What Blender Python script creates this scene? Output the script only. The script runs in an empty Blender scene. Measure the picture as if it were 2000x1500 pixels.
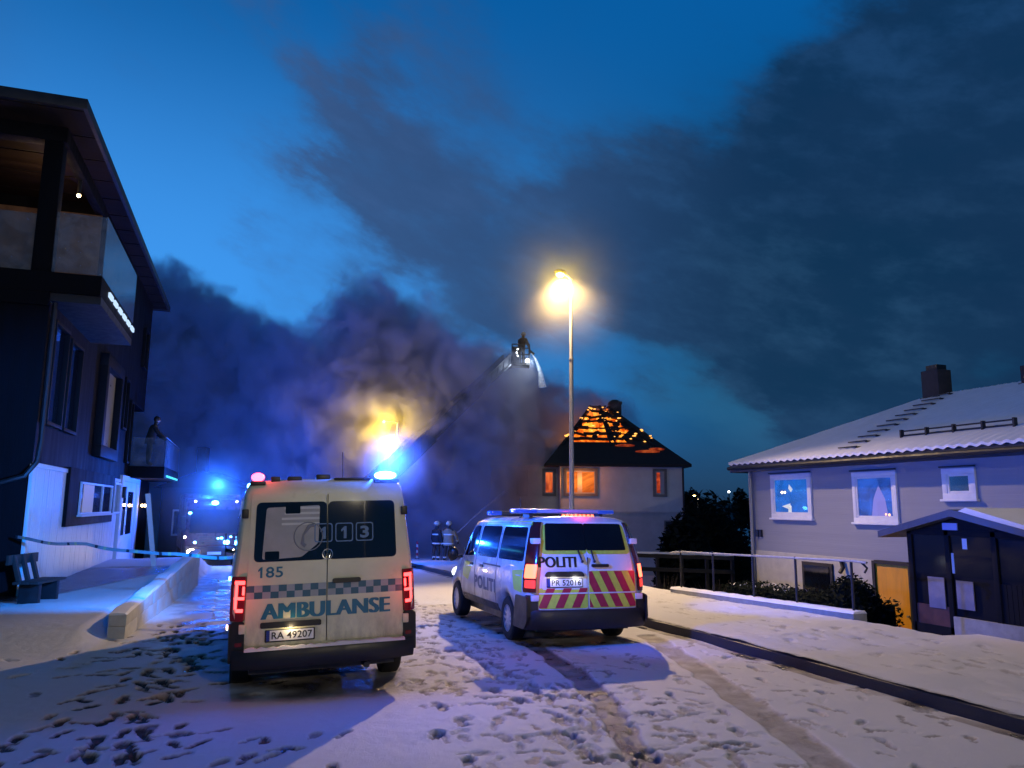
import bpy, bmesh, math, random
import numpy as np
from mathutils import Matrix, Vector
random.seed(7); rng = np.random.default_rng(11)
R = math.radians
C = bpy.context.scene.collection
SC = bpy.context.scene

# ------------------------------------------------------------------ camera, world, exposure
# World frame: +Y runs up the street, +X to its right; the camera looks 20 degrees right of the street's axis.
cam_d = bpy.data.cameras.new('camera'); cam_d.sensor_width = 36; cam_d.lens = 27.0; cam_d.clip_end = 3000; cam_d.clip_start = .05
cam = bpy.data.objects.new('camera', cam_d); C.objects.link(cam)
cam.matrix_world = Matrix.Translation((0, 0, 2.04)) @ (Matrix.Rotation(R(-20), 4, 'Z') @ Matrix.Rotation(R(99.1), 4, 'X') @ Matrix.Rotation(0.008, 4, 'Z'))
SC.camera = cam
SC.view_settings.view_transform = 'Standard'; SC.view_settings.look = 'None'
SC.view_settings.exposure = 0; SC.view_settings.gamma = 1
SC.render.engine = 'CYCLES'
cy = SC.cycles
cy.use_denoising = True; cy.denoiser = 'OPENIMAGEDENOISE'
cy.max_bounces = 6; cy.diffuse_bounces = 3; cy.glossy_bounces = 3; cy.transmission_bounces = 4; cy.transparent_max_bounces = 12
cy.volume_bounces = 1; cy.volume_step_rate = 1.0; cy.volume_max_steps = 96
cy.sample_clamp_indirect = 4; cy.caustics_reflective = False; cy.caustics_refractive = False
cy.use_adaptive_sampling = True; cy.adaptive_threshold = 0.02; cy.use_light_tree = True

W = bpy.data.worlds.new('World'); SC.world = W; W.use_nodes = True

class NT:
    """small helper for wiring nodes"""
    def __init__(s, tree): s.t = tree; s.n = tree.nodes; s.l = tree.links
    def new(s, typ, **kw):
        n = s.n.new(typ)
        for k, v in kw.items(): setattr(n, k, v)
        return n
    def put(s, sock, v):
        if isinstance(v, bpy.types.NodeSocket): s.l.new(v, sock)
        elif v is not None: sock.default_value = v
    def math(s, op, a, b=None, c=None, clamp=False):
        n = s.new('ShaderNodeMath', operation=op, use_clamp=clamp)
        s.put(n.inputs[0], a); s.put(n.inputs[1], b)
        if c is not None: s.put(n.inputs[2], c)
        return n.outputs[0]
    def vmath(s, op, a, b=None):
        n = s.new('ShaderNodeVectorMath', operation=op); s.put(n.inputs[0], a); s.put(n.inputs[1], b)
        return n.outputs['Value'] if op in ('DOT_PRODUCT', 'LENGTH', 'DISTANCE') else n.outputs[0]
    def rng(s, v, a, b, c=0., d=1., smooth=True):
        n = s.new('ShaderNodeMapRange'); n.interpolation_type = 'SMOOTHSTEP' if smooth else 'LINEAR'
        s.put(n.inputs[0], v); n.inputs[1].default_value = a; n.inputs[2].default_value = b; n.inputs[3].default_value = c; n.inputs[4].default_value = d
        return n.outputs[0]
    def noise(s, vec, scale, detail=3, rough=.5, dist=0):
        n = s.new('ShaderNodeTexNoise'); s.put(n.inputs['Vector'], vec)
        n.inputs['Scale'].default_value = scale; n.inputs['Detail'].default_value = detail; n.inputs['Roughness'].default_value = rough
        n.inputs['Distortion'].default_value = dist
        return n
    def mix(s, f, a, b):
        n = s.new('ShaderNodeMix', data_type='RGBA'); s.put(n.inputs[0], f)
        s.put(n.inputs[6], a if isinstance(a, bpy.types.NodeSocket) else (*a, 1)); s.put(n.inputs[7], b if isinstance(b, bpy.types.NodeSocket) else (*b, 1))
        return n.outputs[2]

# dusk sky: blue gradient, brighter over the sea on the left, with banks of dark cloud
w = NT(W.node_tree); w.n.clear()
tc = w.new('ShaderNodeTexCoord').outputs['Generated']
rot = w.new('ShaderNodeVectorRotate', rotation_type='Y_AXIS'); w.put(rot.inputs['Vector'], tc); rot.inputs['Angle'].default_value = -.35
str_ = w.vmath('MULTIPLY', rot.outputs[0], (.8, .8, 1.9))      # cloud drawn out into streaks
nz = w.noise(str_, 5.0, 6, .62)
nz2 = w.noise(str_, 12.0, 5, .62)
nz3 = w.noise(tc, 2.6, 3, .5)
off = w.vmath('ADD', w.vmath('SUBTRACT', nz.outputs['Color'], (.5, .5, .5)), w.vmath('SUBTRACT', nz3.outputs['Color'], (.5, .5, .5)))
offs = w.new('ShaderNodeVectorMath', operation='SCALE'); w.put(offs.inputs[0], off); offs.inputs[3].default_value = .26
dirn = w.vmath('NORMALIZE', w.vmath('ADD', tc, offs.outputs[0]))
left = w.vmath('DOT_PRODUCT', tc, (-0.28, .93, .22))
sky = w.mix(w.rng(left, .55, .985), (.003, .068, .165), (.05, .31, .86))
sepz = w.new('ShaderNodeSeparateXYZ'); w.put(sepz.inputs[0], tc)
sky = w.mix(w.rng(sepz.outputs[2], .25, .62), sky, (.002, .105, .36))
sky = w.mix(w.rng(sepz.outputs[2], .58, .95), sky, (.003, .028, .09))
gap = w.rng(w.vmath('DOT_PRODUCT', dirn, (.655, .735, .17)), .968, .999)
sky = w.mix(w.math('MULTIPLY', gap, .75), sky, (.028, .15, .30))
LOBES = [((0.145, 0.89, 0.445), 0.075, .75), ((-.30, .84, .42), .09, .3), ((.30, .80, .52), .10, .3), ((.43, .82, .40), .09, .45), ((0.162, 0.896, 0.412), 0.125, 1.), ((0.259, 0.906, 0.335), 0.128, 1.),
         ((0.143, 0.922, 0.359), 0.07, .6), ((0.352, 0.885, 0.31), 0.105, .8), ((0.337, 0.91, 0.243), 0.085, .9), ((0.569, 0.751, 0.322), 0.175, 1.3),
         ((0.70, 0.64, 0.317), 0.223, 1.3), ((0.729, 0.527, 0.429), 0.19, 1.1), ((0.537, 0.813, 0.226), 0.097, 1.), ((0.674, 0.707, 0.235), 0.08, .9),
         ((0.627, 0.764, 0.155), 0.045, .8), ((-.36, .79, .49), .12, .5), ((.03, .94, .3), .06, .35), ((.85, .42, .3), .3, 1.2), ((-.9, .3, .3), .3, .7),
         ((.1, .3, .95), .35, .6), ((0, -.8, .6), .6, .9), ((.6, -.6, .5), .5, .9), ((-.7, -.5, .5), .4, .8)]
dens = None
for (v, r, wt) in LOBES:
    v = Vector(v).normalized()
    d = w.vmath('DISTANCE', dirn, tuple(v))
    g = w.math('MULTIPLY', w.rng(d, r * 1.7, r * .15), wt)
    dens = g if dens is None else w.math('ADD', dens, g)
wisp = w.math('MULTIPLY', w.rng(w.math('ADD', w.math('MULTIPLY', nz.outputs[0], .65), w.math('MULTIPLY', nz3.outputs[0], .35)), .44, .68), .5)
dens = w.math('ADD', dens, wisp)
dens = w.math('MULTIPLY', dens, w.math('ADD', w.math('ADD', w.math('MULTIPLY', nz.outputs[0], 1.2), w.math('MULTIPLY', nz2.outputs[0], .55)), .08))
cloud = w.math('MULTIPLY', w.rng(dens, .02, 1.45), .93)
ccol = w.mix(w.rng(left, .55, .98), (.0050, .028, .078), (.048, .108, .27))
ccol = w.mix(w.rng(nz2.outputs[0], .42, .72, 0, .32), ccol, w.mix(.5, sky, (.05, .10, .21)))
ccol = w.mix(w.rng(nz.outputs[0], .40, .68, .30, 0), ccol, (.012, .035, .095))
sky = w.mix(cloud, sky, ccol)
low = w.rng(sepz.outputs[2], -.03, .10)
sky = w.mix(w.math('MULTIPLY', w.rng(sepz.outputs[2], .16, .04), .5), sky, (.020, .058, .155))
sky = w.mix(low, (.012, .035, .085), sky)
bg = w.new('ShaderNodeBackground'); w.put(bg.inputs[0], sky); bg.inputs[1].default_value = 1.0
w.l.new(bg.outputs[0], w.new('ShaderNodeOutputWorld').inputs[0])
W.cycles.sampling_method = 'MANUAL'; W.cycles.sample_map_resolution = 512

# ------------------------------------------------------------------ helpers
def mat(name, base, rough=.6, metal=0., var=.0, vscale=6., bump=0., bscale=40., emit=None, es=0., coat=0., alpha=1., spec=.5, stretch=None):
    m = bpy.data.materials.new(name); m.use_nodes = True
    t = NT(m.node_tree); b = t.n['Principled BSDF']
    b.inputs['Base Color'].default_value = (*base, 1); b.inputs['Roughness'].default_value = rough; b.inputs['Metallic'].default_value = metal
    b.inputs['Coat Weight'].default_value = coat; b.inputs['Alpha'].default_value = alpha; b.inputs['Specular IOR Level'].default_value = spec
    tcn = None
    if var or bump:
        tcn = t.new('ShaderNodeTexCoord').outputs['Object']
        if stretch: tcn = t.vmath('MULTIPLY', tcn, stretch)
    if var:
        n = t.noise(tcn, vscale, 6, .65)
        f = t.rng(n.outputs[0], .3, .7, 1 - var, 1 + var, False)
        mx = t.new('ShaderNodeVectorMath', operation='SCALE'); mx.inputs[0].default_value = base; t.put(mx.inputs[3], f)
        t.put(b.inputs['Base Color'], mx.outputs[0])
        t.put(b.inputs['Roughness'], t.rng(n.outputs[0], .3, .7, max(.02, rough - .12 * min(1, rough * 3)), min(1, rough + .12), False))
    if bump:
        n2 = t.noise(tcn, bscale, 5, .6)
        bp = t.new('ShaderNodeBump'); bp.inputs['Strength'].default_value = bump; bp.inputs['Distance'].default_value = .01
        t.put(bp.inputs['Height'], n2.outputs[0]); t.put(b.inputs['Normal'], bp.outputs[0])
    if emit: b.inputs['Emission Color'].default_value = (*emit, 1); b.inputs['Emission Strength'].default_value = es
    return m

def emis(name, col, s, sample=False):
    m = mat(name, (.02, .02, .02), .3, emit=col, es=s)
    if not sample: m.cycles.emission_sampling = 'NONE'
    return m

def glass(name, tint=(.8, .9, 1.), rough=.02, opacity=.15, refl=1.0):
    """thin pane: fresnel reflection over a clear or frosted tint"""
    m = bpy.data.materials.new(name); m.use_nodes = True; t = NT(m.node_tree); t.n.clear()
    tr = t.new('ShaderNodeBsdfTransparent'); tr.inputs[0].default_value = (*tint, 1)
    df = t.new('ShaderNodeBsdfDiffuse'); df.inputs[0].default_value = (.55, .6, .65, 1)
    gl = t.new('ShaderNodeBsdfGlossy'); gl.inputs['Roughness'].default_value = rough
    m1 = t.new('ShaderNodeMixShader')
    nn = t.noise(t.new('ShaderNodeTexCoord').outputs['Object'], 3, 6, .7)
    t.put(m1.inputs[0], t.rng(nn.outputs[0], .35, .65, opacity * .5, min(1, opacity * 1.6)))
    t.l.new(tr.outputs[0], m1.inputs[1]); t.l.new(df.outputs[0], m1.inputs[2])
    lw = t.new('ShaderNodeLayerWeight'); lw.inputs[0].default_value = .5
    fr5 = t.math('ADD', t.math('MULTIPLY', t.math('POWER', lw.outputs['Facing'], 4.5), .9), .04)
    m2 = t.new('ShaderNodeMixShader'); t.put(m2.inputs[0], t.math('MULTIPLY', fr5, refl, clamp=True))
    t.l.new(m1.outputs[0], m2.inputs[1]); t.l.new(gl.outputs[0], m2.inputs[2])
    t.l.new(m2.outputs[0], t.new('ShaderNodeOutputMaterial').inputs[0])
    return m

def grime(m, z0=.3, z1=1.15, amt=.75):
    t = NT(m.node_tree); b = t.n['Principled BSDF']; bc = b.inputs['Base Color']
    P = t.new('ShaderNodeTexCoord').outputs['Object']; s = t.new('ShaderNodeSeparateXYZ'); t.put(s.inputs[0], P)
    n = t.noise(t.vmath('MULTIPLY', P, (1, 1, .45)), 5, 8, .72).outputs[0]; n2 = t.noise(P, 40, 5, .8).outputs[0]
    f = t.math('MULTIPLY', t.rng(s.outputs[2], z1, z0), t.rng(n, .3, .65)); f = t.math('ADD', f, t.math('MULTIPLY', t.rng(n2, .56, .75), .25)); f = t.math('MULTIPLY', f, amt, clamp=True)
    src = bc.links[0].from_socket if bc.links else tuple(bc.default_value)[:3]
    t.put(bc, t.mix(f, src, (.13, .115, .10)))
    rs = b.inputs['Roughness']; src = rs.links[0].from_socket if rs.links else rs.default_value
    t.put(rs, t.math('ADD', src, t.math('MULTIPLY', f, .5), clamp=True)); b.inputs['Coat Weight'].default_value *= .6
class MB:
    def __init__(s): s.v = []; s.f = []; s.m = []
    def add(s, vs, fs, m=0):
        k = len(s.v); s.v += [tuple(v) for v in vs]; s.f += [tuple(i + k for i in f) for f in fs]; s.m += [m] * len(fs)
        return s
    def box(s, x0, x1, y0, y1, z0, z1, m=0):
        return s.add([(x, y, z) for z in (z0, z1) for y in (y0, y1) for x in (x0, x1)],
                     [(0, 2, 3, 1), (4, 5, 7, 6), (0, 1, 5, 4), (2, 6, 7, 3), (0, 4, 6, 2), (1, 3, 7, 5)], m)
    def cyl(s, p, q, r0, r1=None, n=12, m=0, cap=True):
        r1 = r0 if r1 is None else r1; p, q = Vector(p), Vector(q); a = (q - p).normalized()
        u = a.orthogonal().normalized(); v = a.cross(u)
        vs = [c + (u * math.cos(2 * math.pi * i / n) + v * math.sin(2 * math.pi * i / n)) * r for c, r in ((p, r0), (q, r1)) for i in range(n)]
        fs = [(i, (i + 1) % n, n + (i + 1) % n, n + i) for i in range(n)]
        if cap: fs += [tuple(range(n))[::-1], tuple(range(n, 2 * n))]
        return s.add(vs, fs, m)
    def tube(s, pts, r, n=8, m=0):
        pts = [Vector(p) for p in pts]; rings = []; u = None
        for i, p in enumerate(pts):
            a = (pts[min(i + 1, len(pts) - 1)] - pts[max(i - 1, 0)]).normalized()
            u = a.orthogonal().normalized() if u is None else (u - a * u.dot(a)).normalized()
            v = a.cross(u); rr = r[i] if isinstance(r, (list, tuple)) else r
            rings.append([p + (u * math.cos(2 * math.pi * k / n) + v * math.sin(2 * math.pi * k / n)) * rr for k in range(n)])
        return s.loft(rings, m)
    def loft(s, rings, m=0, cap=True):
        n = len(rings[0]); vs = [p for r in rings for p in r]
        fs = [(j * n + i, j * n + (i + 1) % n, (j + 1) * n + (i + 1) % n, (j + 1) * n + i) for j in range(len(rings) - 1) for i in range(n)]
        if cap: fs += [tuple(range(n))[::-1], tuple(range((len(rings) - 1) * n, len(rings) * n))]
        return s.add(vs, fs, m)
    def prism(s, poly, a, b, axis='x', m=0):
        """extrude a 2-D outline along an axis; outline is (y,z), (x,z) or (x,y)"""
        f = {'x': lambda t, p: (t, p[0], p[1]), 'y': lambda t, p: (p[0], t, p[1]), 'z': lambda t, p: (p[0], p[1], t)}[axis]
        return s.loft([[f(a, p) for p in poly], [f(b, p) for p in poly]], m)
    def ball(s, c, r, nu=14, nv=9, sc=(1, 1, 1), m=0, zmin=-1):
        rings = []
        for j in range(nv + 1):
            th = math.pi * j / nv; z = max(zmin, -math.cos(th)); rr = math.sin(th)
            rings.append([(c[0] + r * sc[0] * max(rr, .02) * math.cos(2 * math.pi * i / nu), c[1] + r * sc[1] * max(rr, .02) * math.sin(2 * math.pi * i / nu), c[2] + r * sc[2] * z) for i in range(nu)])
        return s.loft(rings, m)
    def lathe(s, c, axis, prof, n=24, m=0):
        """prof: (radius, offset along axis)"""
        a = Vector(axis).normalized(); u = a.orthogonal().normalized(); v = a.cross(u); c = Vector(c)
        closed = prof[0] == prof[-1]
        rings = [[c + a * h + (u * math.cos(2 * math.pi * i / n) + v * math.sin(2 * math.pi * i / n)) * max(r, .0005) for i in range(n)] for r, h in prof]
        return s.loft(rings, m, cap=not closed)

def mesh_of(name, mb, mats, smooth=True, bevel=0., org=(0, 0, 0), angle=35):
    me = bpy.data.meshes.new(name)
    o = Vector(org)
    me.from_pydata([tuple(Vector(v) - o) for v in mb.v], [], mb.f)
    for m in (mats if isinstance(mats, (list, tuple)) else [mats]): me.materials.append(m)
    me.polygons.foreach_set('material_index', mb.m)
    bm = bmesh.new(); bm.from_mesh(me)
    bmesh.ops.recalc_face_normals(bm, faces=bm.faces)
    if bevel:
        es = [e for e in bm.edges if len(e.link_faces) == 2 and e.calc_face_angle(0) > .6]
        bmesh.ops.bevel(bm, geom=es, offset=bevel, segments=2, affect='EDGES', profile=.6, clamp_overlap=True)
    bm.to_mesh(me); bm.free()
    if smooth:
        me.polygons.foreach_set('use_smooth', [True] * len(me.polygons)); me.set_sharp_from_angle(angle=R(angle))
    return me

def link(name, me, parent=None):
    o = bpy.data.objects.new(name, me); C.objects.link(o)
    if parent: o.parent = parent
    return o
def obj(name, mb, mats, parent=None, smooth=True, bevel=0., org=None, angle=35):
    if org is None: org = (0, 0, 0)
    return link(name, mesh_of(name, mb, mats, smooth, bevel, org, angle), parent)
def tag(o, label=None, cat=None, group=None, kind=None):
    if label: o['label'] = label
    if cat: o['category'] = cat
    if group: o['group'] = group
    if kind: o['kind'] = kind
    return o
def thing(name, label, cat, loc=(0, 0, 0), rz=0, group=None, rot=None):
    o = bpy.data.objects.new(name, None); C.objects.link(o); o.location = loc
    o.rotation_euler = rot if rot else (0, 0, rz); o.empty_display_size = .2
    return tag(o, label, cat, group)
def lamp(name, col, power, loc, parent=None, r=.08, spot=None, aim=None):
    d = bpy.data.lights.new(name, 'SPOT' if spot else 'POINT'); d.color = col; d.energy = power; d.shadow_soft_size = r
    o = bpy.data.objects.new(name, d); C.objects.link(o); o.location = loc
    if parent: o.parent = parent
    if spot:
        d.spot_size = spot; d.spot_blend = .5
        o.rotation_euler = Vector(aim).to_track_quat('-Z', 'Y').to_euler()
    return o
def CD(c, d):   # across / depth as seen from the photographer's spot, turned into street coordinates
    a = R(20); return (c * math.cos(a) + d * math.sin(a), -c * math.sin(a) + d * math.cos(a))

# 2-D outlines and panels laid onto curved bodywork
def rr(u0, u1, v0, v1, r=.04, n=4):
    return rpoly([(u0, v0), (u1, v0), (u1, v1), (u0, v1)], r, n)
def rpoly(pts, r, n=4):
    out = []; k = len(pts)
    for i in range(k):
        p, a, b = Vector(pts[i]), Vector(pts[i - 1]), Vector(pts[(i + 1) % k])
        da, db = (a - p), (b - p); rad = min(r, da.length * .45, db.length * .45)
        p0, p1 = p + da.normalized() * rad, p + db.normalized() * rad
        for j in range(n + 1):
            t = j / n; out.append(tuple(p0 * (1 - t) ** 2 + p * 2 * t * (1 - t) + p1 * t * t))
    return out
def fill(outline, step=.12, holes=None):
    bm = bmesh.new(); bm.faces.new([bm.verts.new((u, v, 0)) for u, v in outline])
    us = [p[0] for p in outline]; vs = [p[1] for p in outline]
    for ax, lo, hi in ((0, min(us), max(us)), (1, min(vs), max(vs))):
        k = max(1, int((hi - lo) / step))
        for i in range(1, k):
            co = [0, 0, 0]; co[ax] = lo + (hi - lo) * i / k; no = [0, 0, 0]; no[ax] = 1
            bmesh.ops.bisect_plane(bm, geom=bm.verts[:] + bm.edges[:] + bm.faces[:], plane_co=co, plane_no=no)
    bm.verts.index_update()
    v = [(p.co.x, p.co.y) for p in bm.verts]; f = [tuple(q.index for q in fc.verts) for fc in bm.faces]
    be = [(e.verts[0].index, e.verts[1].index) for e in bm.edges if len(e.link_faces) == 1]
    bm.free(); return v, f, be
def panel(mb, outline, mapf, off=.004, depth=.02, step=.12, m=0):
    v, f, be = fill(outline, step); n = len(v)
    vs = [mapf(u, q, off) for u, q in v] + [mapf(u, q, off - depth) for u, q in v]
    return mb.add(vs, f + [(a, b, b + n, a + n) for a, b in be], m)
def text_shape(s, bold=0.):
    cu = bpy.data.curves.new('text', 'FONT'); cu.body = s; cu.size = 1; cu.offset = bold; cu.resolution_u = 4; cu.space_character = 1.12 if bold > .02 else 1.04; cu.fill_mode = 'FRONT'
    o = bpy.data.objects.new('text', cu); me = bpy.data.meshes.new_from_object(o)
    v = np.array([p.co[:2] for p in me.vertices]); f = [tuple(p.vertices) for p in me.polygons]
    bpy.data.objects.remove(o); bpy.data.meshes.remove(me); bpy.data.curves.remove(cu)
    return v, f
def one(mb, u0, u1, v0, v1, mapf, off):
    w_ = u1 - u0; h = v1 - v0
    return mb.add([mapf(u0 + a * w_, v0 + b * h, off) for a, b in ((.42, 0), (.88, 0), (.88, 1), (.52, 1), (.0, .74), (.0, .56), (.42, .70))], [(0, 1, 2, 3, 6), (3, 4, 5, 6)])
def letter(mb, s, u0, u1, v0, v1, mapf, off=.008, bold=0., m=0, sub=False):
    v, f = text_shape(s, bold); lo, hi = v.min(0), v.max(0)
    q = (v - lo) / (hi - lo)
    return mb.add([mapf(u0 + a * (u1 - u0), v0 + b * (v1 - v0), off) for a, b in q], f, m)

# ------------------------------------------------------------------ materials
M = {}
M['black'] = mat('black_plastic', (.012, .012, .014), .45, var=.3, bump=.1)
M['rubber'] = mat('tyre_rubber', (.015, .015, .015), .8, var=.3, bump=.3, bscale=60)
M['darkglass'] = mat('dark_glass', (.004, .005, .008), .06, coat=.3, spec=.6)
M['chrome'] = mat('chrome', (.7, .7, .72), .15, 1.)
M['alloy'] = mat('alloy', (.55, .56, .58), .35, .35, var=.1)
M['steel'] = mat('galvanised_steel', (.38, .38, .38), .5, .6, var=.15, vscale=20)
M['darksteel'] = mat('dark_painted_steel', (.02, .021, .024), .5, .3, var=.3)
M['cream'] = mat('cream_yellow_paint', (.80, .77, .52), .35, var=.08, vscale=2.5, coat=.4)
M['white'] = mat('white_paint', (.78, .78, .78), .32, var=.06, vscale=2.5, coat=.4)
grime(M['cream']); grime(M['white'], amt=.6)
M['plate'] = mat('plate_white', (.80, .80, .80), .4, var=.05)
M['ink'] = mat('black_ink', (.01, .01, .012), .5)
M['teal'] = mat('teal_lettering', (.015, .17, .27), .4, var=.1)
M['teal2'] = mat('teal_squares', (.03, .13, .19), .4, var=.1)
M['greyteal'] = mat('grey_squares', (.36, .40, .42), .4, var=.1)
M['yellow'] = mat('yellow_reflective', (.60, .68, .07), .4, var=.12, vscale=14)
M['red'] = mat('red_reflective', (.42, .015, .05), .4, var=.15, vscale=14)
M['snow'] = mat('snow', (.80, .79, .82), .7, var=.05, vscale=3, bump=.6, bscale=30)
M['redlens'] = mat('red_lens', (.16, .004, .008), .15, coat=.5)
M['blueled'] = emis('blue_beacon_light', (.10, .42, 1.), 30)
M['redled'] = emis('red_lamp_light', (1., .045, .045), 7)
M['redhot'] = emis('bright_red_lamp_light', (1., .09, .04), 7)
M['warmled'] = emis('warm_lamp_light', (1., .66, .30), 16)
M['whiteled'] = emis('white_lamp_light', (.85, .93, 1.), 14)
M['sodium'] = emis('sodium_lamp_light', (1., .66, .16), 40)
M['blackwood'] = mat('black_stained_cladding', (.0045, .005, .007), .7, spec=.12, var=.35, vscale=5, bump=.4, bscale=30, stretch=(1, 1, .1))
M['whitewood'] = mat('white_cladding_paint', (.70, .71, .72), .5, var=.08, vscale=3, bump=.15, bscale=30, stretch=(1, 1, .15))
M['concrete'] = mat('pale_concrete', (.50, .49, .46), .8, var=.15, vscale=5, bump=.35, bscale=45)
M['greyconc'] = mat('grey_concrete', (.26, .26, .25), .85, var=.2, vscale=6, bump=.4, bscale=40)
M['wood'] = mat('weathered_wood', (.022, .019, .017), .7, var=.3, vscale=9, bump=.4, bscale=40)
M['trim'] = mat('white_window_trim', (.72, .73, .75), .45, var=.06)

# ------------------------------------------------------------------ ground
def sst(a, b, x):
    t = np.clip((x - a) / (b - a), 0, 1); return t * t * (3 - 2 * t)
def road_z(y): return -.018 * np.clip(np.asarray(y, float) - 11, 0, 34)
def vnoise(x, y, s, seed):
    """smooth value noise on arrays"""
    r = np.random.default_rng(seed).random((256, 256)); x = x / s; y = y / s
    xi, yi = np.floor(x).astype(int), np.floor(y).astype(int); fx, fy = x - xi, y - yi
    fx = fx * fx * (3 - 2 * fx); fy = fy * fy * (3 - 2 * fy); g = lambda a, b: r[a % 256, b % 256]
    return (g(xi, yi) * (1 - fx) + g(xi + 1, yi) * fx) * (1 - fy) + (g(xi, yi + 1) * (1 - fx) + g(xi + 1, yi + 1) * fx) * fy - .5
def wall_x(y): return -1.4 + (np.asarray(y, float) - 13.9) * .0695
def ground_z(X, Y):
    z = road_z(Y)
    left = sst(-.05, -.55, X - wall_x(Y) + .1) * sst(12.3, 14.3, Y) * sst(34, 30, Y) * sst(-.1, -3., X - wall_x(Y) + 1.5 * sst(14.5, 12.5, Y) * 0)**0
    z = z * (1 - left) + left * (.20 - .02 * np.clip(-(X + 1.5), 0, 6))
    drop = sst(10.25, 10.9, X) * sst(9.9, 10.8, Y) * sst(45, 30, Y)
    z = z - 1.25 * drop
    under = sst(7.05, 7.15, X) * sst(10.2, 10.1, X)
    z = z - .06 * under
    return z
fx = np.arange(-4.6, 7.1, .024); fy = np.concatenate([np.arange(4.4, 11.6, .024), np.arange(11.6, 15, .04), np.arange(15, 26, .07)])
grow = lambda s, k, r: np.cumsum(s * r ** np.arange(k))
xs = np.concatenate([(-4.6 - grow(.06, 58, 1.14))[::-1], fx, 7.1 + grow(.06, 58, 1.14)])
ys = np.concatenate([(4.4 - grow(.05, 46, 1.14))[::-1], fy, fy[-1] + grow(.09, 58, 1.13)])
GX, GY = np.meshgrid(xs, ys, indexing='ij')
Z = ground_z(GX, GY); B = np.zeros_like(Z)
Z += (vnoise(GX, GY, .9, 1) * .022 + vnoise(GX, GY, .33, 2) * .010 + vnoise(GX, GY, .12, 3) * .006 + vnoise(GX, GY, .06, 4) * .005) * (np.abs(GX) < 40)

def stamp(x, y, ang, L=.30, Wd=.115, depth=.04, bare=.8):
    i0, i1 = np.searchsorted(xs, [x - .3, x + .3]); j0, j1 = np.searchsorted(ys, [y - .3, y + .3])
    if i1 - i0 < 3 or j1 - j0 < 3: return
    gx, gy = GX[i0:i1, j0:j1] - x, GY[i0:i1, j0:j1] - y
    a = gx * math.cos(ang) + gy * math.sin(ang); b = -gx * math.sin(ang) + gy * math.cos(ang)
    k = L / .30; wob = vnoise(GX[i0:i1, j0:j1], GY[i0:i1, j0:j1], .06, 9) * .4
    d1 = np.sqrt(((a - .05 * k) / (.105 * k)) ** 2 + (b / (Wd / 2)) ** 2); d2 = np.sqrt(((a + .095 * k) / (.058 * k)) ** 2 + (b / (Wd * .38)) ** 2)
    d = np.minimum(d1, d2 * 1.02) + wob
    core = sst(1.10, .86, d); rim = np.exp(-((d - 1.28) / .18) ** 2)
    Z[i0:i1, j0:j1] += -depth * core + .010 * rim * (depth / .04)
    B[i0:i1, j0:j1] = np.maximum(B[i0:i1, j0:j1], bare * core)
def trail(pts, bare, depth, step=.62, jit=.09):
    for (x0, y0), (x1, y1) in zip(pts[:-1], pts[1:]):
        ln = math.hypot(x1 - x0, y1 - y0); n = max(1, int(ln / step)); an = math.atan2(y1 - y0, x1 - x0)
        for k in range(n):
            t = (k + random.uniform(-.2, .2)) / n; s = (1 if k % 2 else -1) * .11
            stamp(x0 + (x1 - x0) * t - math.sin(an) * s + random.gauss(0, jit), y0 + (y1 - y0) * t + math.cos(an) * s + random.gauss(0, jit),
                  an + random.gauss(0, .22), random.uniform(.25, .33), random.uniform(.09, .14), depth * random.uniform(.6, 1.2), bare * random.uniform(.6, 1))
# deep wet trails beside the ambulance, on the left
for _ in range(6):
    x = random.uniform(-1.45, -.1); trail([(x + random.gauss(-.2, .3), 5.0), (x, 8.0), (x * .5 - .2, 11.5), (-.5 + random.gauss(0, .25), 16)], 1., .034, .7)
trail([(-.9, 6.), (.1, 8.2), (.7, 8.3)], 1., .03); trail([(-1.9, 5.6), (-1.5, 7.4), (-1.6, 9.5)], 1., .03); trail([(-.6, 5.6), (-.1, 6.6), (.5, 7.2), (1.4, 7.4)], 1., .03); trail([(-.3, 5.0), (.6, 7.0), (1.8, 8.2)], .9, .04); trail([(0.9, 5.), (1.7, 6.4), (2.2, 8.)], .8, .04)
trail([(-2.6, 10.5), (-1.8, 11.6), (-.9, 11.4)], .8, .04); trail([(-3.6, 11.9), (-2.4, 12.2), (-1.2, 11)], .5, .03); trail([(.2, 5.4), (1.2, 7.9)], .8, .04)
for _ in range(150):
    x, y = random.gauss(-.55, .62), random.uniform(5.2, 14.5); stamp(x, y, random.uniform(0, 6.3), random.uniform(.22, .34), random.uniform(.10, .13), random.uniform(.012, .03), random.uniform(.5, 1))
# trampled snow between and behind the two vans
for _ in range(12):
    x = random.uniform(2.2, 3.9); trail([(x - .2, 4.8), (x + random.gauss(0, .3), 8.), (x + random.gauss(.1, .3), 13.), (x + random.gauss(.3, .3), 20)], .5, .022)
for _ in range(620):
    x, y = random.uniform(2.0, 4.6), random.uniform(5., 17); stamp(x, y, random.uniform(0, 6.3), random.uniform(.12, .30), random.uniform(.06, .12), random.uniform(.008, .022), random.uniform(.12, .6))
for _ in range(230):
    x, y = random.uniform(3.2, 7.0), random.uniform(4.6, 11); stamp(x, y, random.gauss(1.6, .8), random.uniform(.14, .28), random.uniform(.07, .11), random.uniform(.005, .016), random.uniform(.05, .45))
trail([(5.2, 5.), (6.3, 7.4), (6.75, 10)], .45, .03); trail([(3.9, 5.0), (4.7, 7.0), (5.6, 9.8)], .4, .03)
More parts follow.
